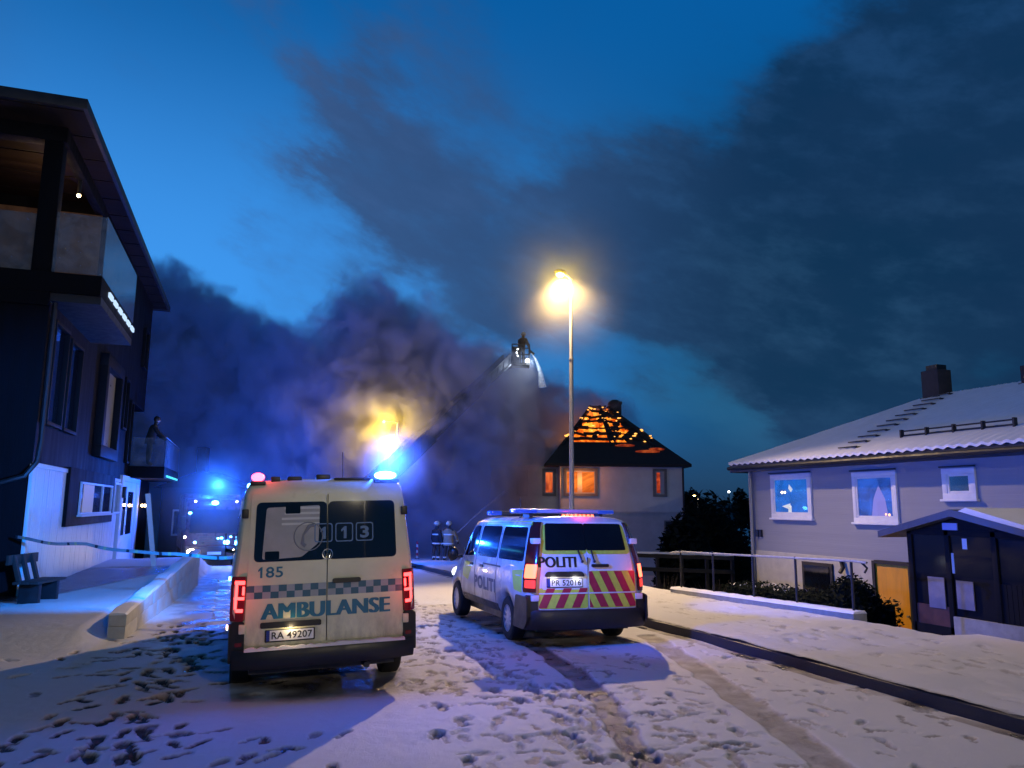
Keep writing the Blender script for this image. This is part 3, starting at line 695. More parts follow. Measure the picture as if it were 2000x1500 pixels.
hd = MB(); panel(hd, rr(.06, .34, 1.155, 1.20, .02), pr_, .04, .035); obj('door_handle', hd, M['black'], pdoor[1])
pw = MB(); panel(pw, rr(-.73, -.03, .835, 1.03, .03), pr_, .015, .01); obj('plate_recess', pw, M['white'], pdoor[-1])
pl = MB(); panel(pl, rr(-.665, -.095, .865, 1.0, .012), pr_, .022, .012); obj('plate_frame', pl, M['black'], pdoor[-1])
pl = MB(); panel(pl, rr(-.655, -.105, .878, .992, .008), pr_, .026, .006); obj('number_plate', pl, M['plate'], pdoor[-1])
pl = MB(); panel(pl, rr(-.655, -.612, .878, .992, .006), pr_, .028, .004); obj('plate_badge', pl, bpy.data.materials['plate_blue'], pdoor[-1])
t_ = MB(); letter(t_, 'PR 52016', -.59, -.125, .893, .975, pr_, .029, .012); obj('plate_lettering', t_, M['ink'], pdoor[-1])
for u in (-.56, -.2): lamp('number_plate_lamp', (1., .95, .85), .55, VP.rear(u, 1.008, .09), pol, .02)
obj('door_gap', MB().box(-.003, .003, .0, .03, .56, 1.3), M['ink'], pol)
for sg in (-1, 1):
    def tm(u, v, off, sg=sg):
        hwz = float(np.interp(v, VP.pz, VP.pxx)); x = hwz + .014 - .155 * u; y = .15 * (1 - u) ** 1.6 - .02
        return (sg * (x + off * .4), y + VP.yr(x, v) - .035 - off, v)
    h = MB(); panel(h, rpoly([(0, .80), (.95, .80), (.95, 1.50), (.75, 1.82), (.1, 1.82), (0, 1.4)], .05), tm, .014, .04, .09); th = obj('tail_light', h, mat('dark_red_lens', (.07, .003, .006), .15, coat=.5), pol)
    g = MB(); panel(g, rr(.08, .92, 1.0, 1.20, .05), tm, .02, .006, .1); obj('brake_lamp', g, M['redhot'], th)
    g = MB(); panel(g, rr(.12, .90, .86, .975, .03), tm, .02, .006, .1); obj('lower_lamp', g, emis('dim_red_light', (1., .05, .03), 1.4), th)
    lamp('tail_lamp', (1, .06, .04), 3, (sg * .95, -.25, 1.10), pol, .05)
# roof bar
rb = MB(); rb.prism(rpoly([(.55, 1.955), (.95, 1.955), (.95, 2.02), (.55, 2.02)], .03), -.93, .70, 'x'); lb = obj('roof_light_bar', rb, mat('light_bar_shell', (.30, .36, .55), .15, coat=.6), pol)
lb.location = (0, 0, .0)
for x0, x1 in ((-.935, -.62), (.42, .705)):
    k = MB().box(x0, x1, .53, .97, 1.95, 2.005); obj('blue_lens', k, mat('blue_lens', (.01, .03, .22), .12, coat=.6, emit=(.03, .12, 1.), es=.35), lb, bevel=.02)
k = MB().box(-.28, .30, .40, .46, 1.895, 1.945); rl = obj('red_led_housing', k, M['black'], pol, bevel=.01)
for i in range(8):
    k = MB().ball((-.235 + i * .07, .395, 1.92), .026, 10, 6, (1.1, .6, .75)); obj('red_led', k, M['redhot'], rl)
lamp('red_bar_lamp', (1., .04, .05), 3, (.0, .22, 1.99), pol, .05)
k = MB()
for x in (-.7, .5): k.box(x - .03, x + .03, .6, .9, 1.88, 1.96)
obj('bar_foot', k, M['black'], lb)
k = MB().tube([(-.62, 1.3, 1.87), (-.62, 1.34, 2.2)], .008, 6).cyl((-.62, 1.3, 1.86), (-.62, 1.3, 1.9), .03); obj('aerial', k, M['black'], pol)
k = MB().box(-.75, .75, 2.35, 2.6, 1.92, 2.0); fl = obj('front_light_bar', k, M['black'], pol, bevel=.02)
for sg in (-1, 1): obj('blue_lens', MB().box(sg * .72 - .1, sg * .72 + .1, 2.33, 2.62, 1.925, 2.005), bpy.data.materials['blue_lens'], fl, bevel=.02)
# flanks: windows, yellow blocks, mouldings, mirror, lettering
for sg in (-1, 1):
    s = VP.side(sg)
    for pts in ([(.28, 1.23), (1.52, 1.22), (1.50, 1.74), (.36, 1.74)], [(1.62, 1.22), (2.78, 1.21), (2.74, 1.74), (1.64, 1.74)], [(2.9, 1.21), (3.86, 1.17), (3.56, 1.50), (3.30, 1.73), (2.9, 1.74)]):
        k = MB(); panel(k, rpoly(pts, .07), s, .006, .015, .1); obj('side_window', k, M['darkglass'], pol)
    k = MB(); panel(k, rpoly([(.24, .78), (.60, .80), (.72, 1.08), (.24, 1.12)], .03), s, .004, .006); panel(k, rpoly([(.24, 1.77), (2.6, 1.77), (2.6, 1.83), (.30, 1.83)], .02), s, .004, .006, .1)
    panel(k, rpoly([(3.3, .75), (3.72, .8), (3.72, 1.08), (3.0, 1.08)], .03), s, .004, .006); obj('yellow_block', k, M['yellow'], pol)
    k = MB(); panel(k, rr(1.35, 2.35, 1.085, 1.11, .006, 2), s, .006, .01); panel(k, rr(2.32, 2.50, 1.03, 1.075, .01, 2), s, .015, .02); panel(k, rr(2.98, 3.16, 1.03, 1.075, .01, 2), s, .015, .02); obj('door_rail', k, M['black'], pol)
    k = MB(); panel(k, rr(1.45, 3.70, .38, .50, .03), s, .012, .03); obj('sill_moulding', k, M['black'], pol)
    k = MB()
    for y0 in (1.56, 2.84): panel(k, [(y0, .5), (y0 + .012, .5), (y0 + .012, 1.76), (y0, 1.76)], s, .003, .004)
    obj('door_seam', k, M['ink'], pol)
    k = MB(); mp = (lambda u, v, off, s=s: s(-u, v, off)) if sg < 0 else s
    if sg < 0: letter(k, 'POLITI', -2.85, -1.55, .66, .88, mp, .004, .05)
    else: letter(k, 'POLITI', 1.55, 2.85, .66, .88, mp, .004, .05)
    obj('police_lettering', k, mat('grey_lettering', (.10, .12, .2), .5), pol)
    k = MB(); k.ball((sg * 1.10, 3.92, 1.20), .13, 14, 9, (.85, .55, 1.0)); k.tube([(sg * .92, 3.86, 1.15), (sg * 1.05, 3.92, 1.15)], .03); obj('side_mirror', k, M['black'], pol)
k = MB(); panel(k, rpoly([(-.78, 1.22), (.78, 1.22), (.70, 1.75), (-.70, 1.75)], .08), lambda x, z, off: (x, 3.46 + (1.78 - z) * 1.45 + off, z), .10, .02); obj('windscreen', k, M['darkglass'], pol)
for sg in (-1, 1):
    k = MB().ball((sg * .68, 5.02, .78), .16, 12, 8, (1, .5, .7)); obj('headlight', k, emis('cool_headlight', (.9, .95, 1.), 5) if sg < 0 else bpy.data.materials['cool_headlight'], pol)
lamp('headlamp', (.9, .95, 1.), 60, (-.62, 5.3, .75), pol, .05, R(70), (-.05, 1, -.06)); lamp('headlamp', (.9, .95, 1.), 60, (.62, 5.3, .75), pol, .05, R(70), (.05, 1, -.06))
lamp('blue_bar_lamp', (.015, .13, 1.), 90, (-1.25, 2.4, 2.1), pol, .05)
lamp('side_strobe_lamp', (.010, .11, 1.), 1000, (1.0, 2.2, 2.0), pol, .05, R(84), (1, .02, .03))

# ------------------------------------------------------------------ the dark timber building on the left
a_ = R(-1.4); bx, by = -4.4, 18.7
bl = thing('apartment_building', 'black timber clad building with a corner terrace and white boarded ground floor', 'building', (bx * math.cos(a_) - by * math.sin(a_), bx * math.sin(a_) + by * math.cos(a_), -.2), a_)
ZB = .2       # children below are written with street level at z = 0
def up(mb): mb.v = [(x, y, z + ZB) for x, y, z in mb.v]; return mb
darkint = mat('dark_room', (.01, .01, .012), .8)
k = MB().box(-9, 0, .0, 13.6, 2.86, 7.0).box(-9, 0, 4.75, 16.6, 7.0, 10.45).box(-9, 0, 13.6, 16.6, 5.85, 7.0).box(-9, -.06, .02, 13.58, -.6, 2.86)
obj('wall', up(k), M['blackwood'], bl, smooth=False)
# roof with deep eaves
k = MB().prism([(-1.1, 10.46), (17.6, 10.46), (17.6, 10.70), (-1.1, 10.70)], -9.5, .58, 'x'); obj('roof', up(k), mat('dark_roofing', (.02, .021, .025), .5, var=.3), bl, bevel=.02)
k = MB()
for i in range(14): k.box(-9.3, .50, -.98 + i * 1.3, .24 + i * 1.3, 10.44, 10.458)
sof = obj('soffit', up(k), mat('brown_soffit_boards', (.022, .014, .010), .7, spec=.15, var=.4, vscale=4, bump=.2, stretch=(.1, 1, 1)), bl, smooth=False)
# corner terrace
k = MB().box(-4.2, 1.0, -.12, 4.76, 6.60, 7.04).box(-4.2, 0.0, -.10, .05, 6.3, 6.6); obj('terrace_slab', up(k), M['blackwood'], bl, smooth=False)
k = MB().box(.0, 1.0, 0, 4.7, 6.42, 6.6); obj('terrace_underside', up(k), mat('blue_grey_soffit', (.02, .024, .032), .5, var=.2), bl, smooth=False)
k = MB().box(-.42, -.04, -.02, .34, 7.04, 10.45); obj('corner_post', up(k), M['blackwood'], bl, bevel=.01)
k = MB().box(-9., .02, -.05, .30, 10.1, 10.45).box(-.20, .02, .3, 4.8, 10.1, 10.45); obj('header_beam', up(k), M['blackwood'], bl, bevel=.01)
warmwall = mat('warm_brown_boards', (.16, .09, .05), .6, var=.5, vscale=2.2, bump=.2)
k = MB().box(-8.9, -.02, 4.69, 4.745, 7.05, 10.1); obj('terrace_back_wall', up(k), warmwall, bl, smooth=False)
frost = glass('frosted_railing_glass', (.75, .82, .85), .08, .16, .8)
clear = glass('clear_pane', (.8, .88, .92), .02, .10, 1.)
for nm, x0, x1, y0, y1, z0, z1, g in (('glass_railing', .0, .985, -.10, -.085, 7.06, 8.42, frost), ('glass_railing', .985, 1.0, -.08, 4.7, 7.06, 8.45, frost), ('window_pane', -4.2, -.44, .10, .115, 7.06, 8.4, clear)):
    obj(nm, up(MB().box(x0, x1, y0, y1, z0, z1)), g, bl, smooth=False)
led = emis('cold_white_led', (.55, .75, 1.), 1.1)
for i in range(6):
    y0 = .75 + i * .70; k = MB().box(1.005, 1.05, y0, y0 + .46, 6.80, 6.91); obj('led_strip', up(k), led, bl)
for (x, y, z) in ((-.52, 1.2, 10.05), (-.12, 2.2, 9.7)):
    k = MB().ball((x, y, z), .05, 10, 6); dl = obj('downlight', up(k), M['warmled'], bl); k = MB().cyl((x, y, z + .03), (x, y, 10.44), .045); obj('lamp_body', up(k), M['black'], dl)
lamp('terrace_lamp', (1., .6, .28), 20, (-.9, 2.2, 9.6 + ZB), bl, .05); lamp('terrace_lamp', (1., .6, .28), 9, (.35, 2.4, 9.0 + ZB), bl, .05)
# windows of the dark upper wall
def win(parent, y0, y1, z0, z1, pane, frame, proud=.04, fw=.08, mull=(), x=0.):
    f = MB().box(x - .02, x + proud, y0, y1, z0, z0 + fw).box(x - .02, x + proud, y0, y1, z1 - fw, z1).box(x - .02, x + proud - .002, y0, y0 + fw, z0 + fw, z1 - fw).box(x - .02, x + proud - .002, y1 - fw, y1, z0 + fw, z1 - fw)
    for q in mull: f.box(x - .02, x + proud - .004, q - fw / 2, q + fw / 2, z0 + fw, z1 - fw)
    o = obj('window', up(f), frame, parent, bevel=.006)
    p = MB().box(x + .002, x + .014, y0 + fw, y1 - fw, z0 + fw, z1 - fw); obj('pane', up(p), pane, o, smooth=False)
    return o
dframe = mat('black_frame', (.005, .005, .006), .6, spec=.15)
dpane = mat('dark_pane', (.006, .008, .014), .06, spec=.7)
win(bl, .35, 1.75, 3.75, 6.1, dpane, dframe, .12); win(bl, 2.0, 3.4, 3.75, 6.0, dpane, dframe, .12)
curt = mat('pale_curtain_behind_glass', (.26, .21, .13), .35, var=.4, vscale=1.5, emit=(.5, .38, .2), es=.05)
win(bl, 6.3, 9.4, 3.4, 6.45, curt, dframe, .22, .35)
win(bl, 10.6, 11.5, 4.6, 6.4, dpane, dframe, .12); win(bl, 12.2, 12.9, 3.5, 5.8, dpane, dframe, .12); win(bl, 14.4, 15.4, 7.4, 9.0, dpane, dframe, .12)
# white boarded ground floor: each board its own piece
bmesh_board = mesh_of('board', MB().box(-.05, .0, -.088, .088, -.55, 2.86 + ZB), M['whitewood'], bevel=.008)
for i in range(60):
    y = .1 + i * .193
    if y > 11.7: break
    o = link('board', bmesh_board, bl); o.location = (random.uniform(-.004, .006), y, ZB * 0)
k = MB().box(-.03, .035, -.03, .15, -.3, 2.86).box(.0, .03, .0, 11.75, 2.80, 2.9); obj('corner_trim', up(k), M['whitewood'], bl, bevel=.005)
k = MB().box(-.03, .09, 3.3, 10.15, 1.46, 2.95); dp = obj('dark_cladding_panel', up(k), M['blackwood'], bl, bevel=.01)
bluepane = mat('window_blue_reflection', (.01, .02, .04), .05, spec=.9, coat=1.)
roomw = mat('lit_room_curtain', (.5, .42, .28), .6, emit=(.8, .65, .4), es=.12)
o = win(bl, 4.6, 9.6, 1.74, 2.62, bluepane, M['trim'], .05, .055, (7.9,), .09)
k = MB().box(.108, .114, 5.0, 6.5, 1.80, 2.56); obj('curtain', up(k), roomw, o, smooth=False)
k = MB().box(.09, .22, 4.5, 9.7, 1.69, 1.74); obj('sill', up(k), M['trim'], o)
o = win(bl, 10.35, 11.6, 1.7, 2.75, bluepane, M['trim'], .10, .07, (), .0)
# white entrance with door
k = MB().box(-.05, .10, 11.75, 12.2, -.3, 3.06).box(-.05, .10, 15.9, 16.4, -.3, 3.06).box(-.05, .09, 12.2, 15.9, 2.86, 3.06); obj('entrance_frame', up(k), M['whitewood'], bl, bevel=.01)
k = MB().box(-.08, .0, 12.2, 15.9, -.3, 2.86); dr = obj('door', up(k), M['whitewood'], bl)
k = MB().box(-.02, .015, 12.5, 13.5, .9, 2.5).box(-.02, .015, 14., 15.5, .9, 2.5); obj('door_pane', up(k), bluepane, dr); k = MB().box(0, .05, 13.7, 13.76, 1., 1.25); obj('handle', up(k), M['chrome'], dr)
k = MB().box(.1, .22, 11.85, 12.05, 2.25, 2.65); obj('wall_lamp', up(k), M['black'], bl, bevel=.02)
k = MB().tube([(.09, .1, 6.4), (.09, .1, 3.3), (.08, .0, 2.9), (-.1, -.10, 2.6), (-.6, -.14, 2.42), (-1.6, -.14, 2.34), (-3, -.14, 2.3)], .055); obj('drainpipe', up(k), M['darksteel'], bl)
# far balcony and the dark block under it
k = MB().box(0, 1.25, 13.5, 19.6, 3.02, 3.46); obj('balcony_slab', up(k), M['blackwood'], bl, smooth=False)
k = MB().box(-6, .1, 16.6, 19.5, -.6, 3.0); obj('rear_wing', up(k), M['blackwood'], bl, smooth=False)
tealpane = glass('teal_lit_glass', (.35, .75, .8), .05, .25, 1.)
obj('glass_railing', up(MB().box(.05, 1.2, 13.52, 13.535, 3.47, 4.55)), clear, bl, smooth=False); obj('glass_railing', up(MB().box(1.22, 1.235, 13.6, 19.5, 3.47, 4.5)), tealpane, bl, smooth=False)
k = MB().tube([(1.23, 13.5, 4.58), (1.23, 19.5, 4.55)], .02, 6); obj('handrail', up(k), M['steel'], bl)
obj('curtained_window', up(MB().box(-1.2, -.12, 13.62, 13.66, 3.5, 5.7)), mat('pale_drape', (.30, .28, .30), .7, var=.4, vscale=3), bl)
for i in range(7): obj('led_strip', up(MB().box(1.255, 1.29, 14.2 + i * .7, 14.7 + i * .7, 3.08, 3.16)), emis('teal_led', (.1, .8, 1.), 1.2) if i == 0 else bpy.data.materials['teal_led'], bl)
for i in range(2):
    o = obj('wall_light', up(MB().ball((.25, 16.3 + i * .9, 1.98), .06, 8, 6)), M['warmled'], bl); obj('bracket', up(MB().box(.1, .24, 16.28 + i * .9, 16.32 + i * .9, 1.96, 2.0)), M['black'], o)
lamp('wall_light_glow', (1., .6, .3), 6, (.5, 16.7, 2.0 + ZB), bl, .05)

# forecourt parapet of concrete blocks, tape, bench, plank
pw_ = thing('parapet_wall', 'low pale concrete block wall beside the ambulance', 'wall', (-1.4, 13.9, 0), R(-3.97))
blk = {}
L_ = 10.6
for r_ in range(2):
    n_ = 10
    for i in range(n_):
        y0, y1 = L_ * i / n_ + (.5 if r_ and i else 0), L_ * (i + 1) / n_ + (.5 if r_ and i < n_ - 1 else 0)
        f = lambda y: (.30 + .405 * y / L_)
        zb0, zt = -.35 if r_ == 0 else .08, .0
        def zz(y, r=r_): return (road_z(13.9 + y) - .25, f(y) * .45 - .004 - .05 * y / L_) if r == 0 else (f(y) * .45 - .05 * y / L_, f(y))
        j = .006; e = random.uniform(-.005, .005)
        k = MB(); ring = lambda y: [(-.26 + e, y, zz(y)[0]), (e, y, zz(y)[0]), (e, y, zz(y)[1]), (-.26 + e, y, zz(y)[1])]
        k.loft([ring(y0 + j), ring(y1 - j)]); obj('block', k, M['concrete'], pw_, bevel=.008, smooth=True)
k = MB()
rings = []
for i in range(60):
    y = i * L_ / 59; z = .30 + .405 * y / L_; h = .03 + .018 * math.sin(y * 3) + random.uniform(-.006, .006)
    rings.append([(-.27, y, z + .004), (-.25, y, z + h), (-.13, y, z + h + .012), (-.02, y, z + h), (.006, y, z + .004)])
k.loft(rings); obj('snow_cap', k, M['snow'], pw_)
tape = thing('barrier_tape', 'white and dark striped police barrier tape stretched from the wall corner across the street', 'tape', (-4.0, 18.5, 0))
P0 = [(-4.05, 18.55, 1.36), (-2.6, 17.6, 1.24), (-.9, 16.2, 1.12), (.45, 15.4, 1.10)]
def tp(t):
    t *= len(P0) - 1; i = min(int(t), len(P0) - 2); q = t - i; a, b = Vector(P0[i]), Vector(P0[i + 1]); p = a.lerp(b, q); p.z += -.05 * math.sin(q * 3.14) + .01 * math.sin(t * 9); return p
k = MB(); n_ = 90
tw = [math.sin(i * .21) * .8 for i in range(n_ + 1)]
vs = []
for i in range(n_ + 1):
    p = tp(i / n_) - Vector((-4.0, 18.5, 0)); h = .030
    for sg in (-1, 1): vs.append((p.x + sg * h * .4 * math.sin(tw[i]), p.y - sg * h * .3 * math.sin(tw[i]), p.z + sg * h))
k.v = vs
for i in range(n_): k.f.append((2 * i, 2 * i + 2, 2 * i + 3, 2 * i + 1)); k.m.append(1 if i % 11 in (0,) else (2 if i % 11 in (3,) else 0))
obj('tape_band', k, [mat('tape_white', (.26, .26, .27), .4, var=.15), mat('tape_black', (.02, .02, .03), .4), mat('tape_yellow', (.45, .42, .2), .4)], tape, smooth=False)
be = thing('bench', 'wooden bench with slatted backrest on the snow by the white boarded wall', 'bench', (-3.35, 17.6, .16), R(-14))
be.scale = (.92, .9, .92)
k = MB().box(-.42, -.36, -.62, .62, .78, .98); obj('backrest', k, M['wood'], be, bevel=.01)
for y in (-.42, -.06, .32): k = MB().prism([(-.42, .98), (-.34, .98), (-.16, .40), (-.24, .40)], y - .05, y + .05, 'y'); obj('back_slat', k, M['wood'], be, bevel=.008)
for i in range(3): k = MB().box(-.24 + i * .17, -.08 + i * .17, -.64, .64, .40, .45); obj('seat_plank', k, M['wood'], be, bevel=.008)
for y in (-.45, .35): k = MB().box(-.2, .2, y, y + .12, -.08, .40); obj('leg', k, M['black'], be, bevel=.01)
k = MB().prism([(-.07, 0), (.07, 0), (.07, 2.6), (-.07, 2.6)], -.02, .02, 'y'); pk = obj('leaning_plank', k, M['whitewood'])
pk.location = (-1.95, 26.2, -.2); pk.rotation_euler = (R(6), R(-9), R(10)); tag(pk, 'pale plank leaning beside the dark wall under the far balcony', 'plank')

# ------------------------------------------------------------------ house on the right
hr = thing('house', 'snow roofed pale grey house with white framed windows with painted blue reflections', 'house', (14.5, 19.1, -1.3)); O = (14.5, 19.1, -1.3)
siding = mat('grey_siding', (.27, .28, .31), .65, var=.08, vscale=2, bump=.5, bscale=14, stretch=(.05, .05, 3.2))
plaster = mat('cream_plaster', (.50, .48, .40), .8, var=.12, vscale=4, bump=.3)
k = MB().box(14.5, 22.2, 4., 19.1, .86, 3.30); obj('wall', k, siding, hr, org=O, smooth=False)
k = MB().box(14.47, 22.2, 4., 19.13, -1.4, .86); obj('foundation_wall', k, plaster, hr, org=O, smooth=False)
rid_x, rid_z, ey0, ey1, ex0, ex1 = 18.2, 5.15, 3.6, 19.45, 14.05, 22.6
k = MB()
A, B_, C_, D_ = (ex0, ey1, 3.34), (ex1, ey1, 3.34), (ex1, ey0, 3.34), (ex0, ey0, 3.34); E1, E2 = (rid_x, 15.9, rid_z), (rid_x, 4.5, rid_z)
k.add([A, B_, C_, D_, E1, E2], [(0, 4, 1), (1, 4, 5, 2), (2, 5, 3), (3, 5, 4, 0), (0, 1, 2, 3)]); obj('roof_deck', k, mat('dark_roof', (.03, .028, .03), .7), hr, org=O, smooth=False)
# corrugated, snow covered street side and hip of the roof
def roof_snow(p_eave0, p_eave1, p_top0, p_top1, n, rows):
    vs = []; P = [Vector(p) for p in (p_eave0, p_eave1, p_top0, p_top1)]
    nrm = (P[1] - P[0]).cross(P[2] - P[0]).normalized(); nrm *= 1 if nrm.z > 0 else -1
    L = (P[1] - P[0]).length
    for i in range(n + 1):
        for j in range(rows + 1):
            u, v = i / n, j / rows
            p = (P[0].lerp(P[1], u)).lerp(P[2].lerp(P[3], u), v)
            wav = .022 * math.cos(2 * math.pi * u * L / .26) * max(.15, 1 - v * 5)
            vs.append(p + nrm * (.05 + wav + .012 * random.random() * (j > 0)))
    fs = [(i * (rows + 1) + j, (i + 1) * (rows + 1) + j, (i + 1) * (rows + 1) + j + 1, i * (rows + 1) + j + 1) for i in range(n) for j in range(rows)]
    lo = len(vs)
    for i in range(n + 1): p = Vector(vs[i * (rows + 1)]); vs.append(p - Vector((0, 0, .06)))
    fs += [(i * (rows + 1), (i + 1) * (rows + 1), lo + i + 1, lo + i) for i in range(n)]
    return vs, fs
k = MB(); k.add(*roof_snow((ex0 - .03, ey1, 3.34), (ex0 - .03, ey0, 3.34), E1, E2, 366, 24)); k.add(*roof_snow((ex0, ey1 + .03, 3.34), (ex1, ey1 + .03, 3.34), E1, E1, 196, 14))
obj('snowy_roof', k, M['snow'], hr, org=O)
k = MB().box(ex0 - .02, ex0 + .02, ey0, ey1, 3.10, 3.33).box(ex0, ex1, ey1 - .02, ey1 + .02, 3.10, 3.33).box(ex0 + .02, 14.5, ey0, ey1 - .02, 3.12, 3.15); obj('eaves_board', k, M['darksteel'], hr, org=O, smooth=False)
k = MB().tube([(ex0 - .07, ey1, 3.22), (ex0 - .07, ey0, 3.18)], .055, 8); obj('gutter', k, M['darksteel'], hr, org=O)
k = MB().tube([(14.42, 19.02, 3.2), (14.42, 19.02, .9), (14.38, 19.0, -.8)], .05, 8); obj('downpipe', k, M['steel'], hr, org=O)
def slope_z(x): return 3.34 + (x - ex0) * (rid_z - 3.34) / (rid_x - ex0)
k = MB()
for i in range(11):
    t = i / 10; y = 15.0 + (15.35 - 15.0) * t; x = ex0 + .25 + 3.6 * t; z = slope_z(x) + .10
    k.box(x - .02, x + .02, y - .3, y + .3, z, z + .03); k.box(x - .04, x + .32, y - .02 - .3, y + .02 - .3, z - .02, z + .02)
obj('roof_ladder', k, M['darksteel'], hr, org=O, smooth=False)
k = MB()
for dz in (.10, .2): k.tube([(ex0 + .75, 13.8, slope_z(ex0 + .75) + dz), (ex0 + .75, 11.0, slope_z(ex0 + .75) + dz)], .018, 6)
for i in range(5): y = 13.8 - i * .7; k.box(ex0 + .70, ex0 + .80, y - .02, y + .02, slope_z(ex0 + .75) - .02, slope_z(ex0 + .75) + .24)
obj('snow_guard', k, M['darksteel'], hr, org=O, smooth=False)
brick = mat('sooty_brick', (.04, .033, .03), .85, var=.4, vscale=8, bump=.5)
for (y, hgt) in ((15.72, .72), (12.85, .4)):
    k = MB().box(18.0, 18.5, y - .27, y + .27, 4.8, 5.15 + hgt).box(17.95, 18.55, y - .32, y + .32, 4.95, 5.12); c_ = obj('chimney', k, brick, hr, org=O, bevel=.01)
    k = MB().box(18.1, 18.45, y - .18, y + .18, 5.15 + hgt, 5.3 + hgt); obj('chimney_cap', k, M['darksteel'], c_, org=O)
def win_r(y0, y1, z0, z1, room, fw=.11, extra=True):
    x = 14.5
    f = MB().box(x - .05, x + .05, y0, y1, z0, z0 + fw).box(x - .05, x + .05, y0, y1, z1 - fw, z1).box(x - .048, x + .05, y0, y0 + fw, z0 + fw, z1 - fw).box(x - .048, x + .05, y1 - fw, y1, z0 + fw, z1 - fw)
    f.box(x - .10, x + .02, y0 - .04, y1 + .04, z0 - .05, z0)
    f.box(x - .035, x + .03, y0 + fw, y0 + fw + .05, z0 + fw, z1 - fw).box(x - .035, x + .03, y1 - fw - .05, y1 - fw, z0 + fw, z1 - fw).box(x - .035, x + .03, y0 + fw + .05, y1 - fw - .05, z0 + fw, z0 + fw + .05).box(x - .035, x + .03, y0 + fw + .05, y1 - fw - .05, z1 - fw - .05, z1 - fw)
    o = obj('window', f, M['trim'], hr, org=O, bevel=.008)
    obj('pane', MB().box(x - .022, x - .016, y0 + fw, y1 - fw, z0 + fw, z1 - fw), glass('house_pane', (.9, .95, 1.), .01, .02, 1.), o, org=O, smooth=False)
    obj('reflection_glow', MB().box(x - .012, x - .006, y0 + fw, y1 - fw, z0 + fw, z1 - fw), room, o, org=O, smooth=False)
    f = MB().box(x - .09, x - .04, y0 - .02, y1 + .02, z1 + .02, z1 + .05); obj('drip_cap', f, M['darksteel'], o, org=O)
    return o
def reflection_mat(name, col, s, var=.35, sc=1.6):  # blue reflection and room light painted as one glowing sheet per window
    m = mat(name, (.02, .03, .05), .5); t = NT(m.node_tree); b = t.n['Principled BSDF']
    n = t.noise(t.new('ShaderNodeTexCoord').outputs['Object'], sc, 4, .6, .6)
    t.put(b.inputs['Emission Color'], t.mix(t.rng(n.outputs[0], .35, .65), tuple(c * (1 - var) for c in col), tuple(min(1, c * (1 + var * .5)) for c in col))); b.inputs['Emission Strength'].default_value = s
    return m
rb1 = reflection_mat('blue_reflection_glow', (.015, .22, .85), .75); rb2 = reflection_mat('uneven_reflection_glow', (.04, .16, .85), .62, .5, 2.6); rb3 = reflection_mat('dim_reflection_glow', (.03, .12, .34), .55)
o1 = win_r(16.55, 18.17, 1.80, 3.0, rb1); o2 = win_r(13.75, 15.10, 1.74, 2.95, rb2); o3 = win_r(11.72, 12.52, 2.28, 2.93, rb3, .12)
k = MB()
for y in (17.72, 17.60): k.ball((14.483, y, 2.50), .028, 8, 6)
obj('ceiling_lamp', k, M['warmled'], o1, org=O)
k = MB().add([(14.484, 17.42, 2.72), (14.484, 17.28, 2.58), (14.484, 17.36, 2.50), (14.484, 17.46, 2.60)], [(0, 1, 2, 3)]).add([(14.484, 17.75, 2.12), (14.484, 17.40, 2.02), (14.484, 17.40, 2.20), (14.484, 17.5, 2.06)], [(0, 1, 2), (0, 1, 3)]).add([(14.484, 17.50, 1.95), (14.484, 17.36, 1.95), (14.484, 17.36, 2.14), (14.484, 17.48, 2.12)], [(0, 1, 2, 3)])
obj('lampshade', k, mat('lit_lampshade', (.6, .55, .5), .5, emit=(.8, .75, .65), es=.7), o1, org=O, smooth=False)
k = MB().ball((14.483, 14.02, 1.93), .03, 8, 6).ball((14.483, 14.12, 1.94), .025, 8, 6); obj('candle', k, emis('candle_light', (1., .45, .25), 2.5), o2, org=O)
k = MB().add([(14.484, 14.55, 1.88), (14.484, 14.05, 1.88), (14.484, 14.12, 2.3), (14.484, 14.3, 2.62), (14.484, 14.47, 2.3)], [(0, 1, 2, 3, 4)]); obj('curtain', k, mat('lilac_curtain', (.3, .25, .4), .6, emit=(.22, .2, .62), es=.6), o2, org=O, smooth=False)
k = MB().box(14.42, 14.5, 15.9, 17.0, -.3, .68); bw = obj('basement_window', k, M['wood'], hr, org=O, bevel=.01); k = MB().box(14.40, 14.43, 16.0, 16.9, -.2, .6); obj('pane', k, M['darkglass'], bw, org=O)
k = MB().tube([(14.4, 15.55, .80), (14.4, 15.5, .62), (14.3, 15.5, .5)], .05, 8); obj('wall_vent', k, M['black'], hr, org=O)
k = MB().box(14.40, 14.46, 13.50, 14.46, -1.3, .80); dr = obj('basement_door', k, mat('ochre_door', (.78, .34, .02), .45, var=.15, vscale=6, bump=.2, stretch=(1, 1, .2)), hr, org=O); 
k = MB().box(14.36, 14.48, 13.42, 13.5, -1.3, .86).box(14.36, 14.48, 14.46, 14.54, -1.3, .86).box(14.36, 14.48, 13.5, 14.46, .80, .88); obj('frame', k, M['wood'], dr, org=O); k = MB().cyl((14.40, 13.58, -.3), (14.34, 13.58, -.3), .025); obj('handle', k, M['steel'], dr, org=O)
k = MB()
for y in (18.85, 18.7): k.box(14.44, 14.498, y - .05, y + .05, 1.25, 1.45)
obj('house_number', k, M['darksteel'], hr, org=O)

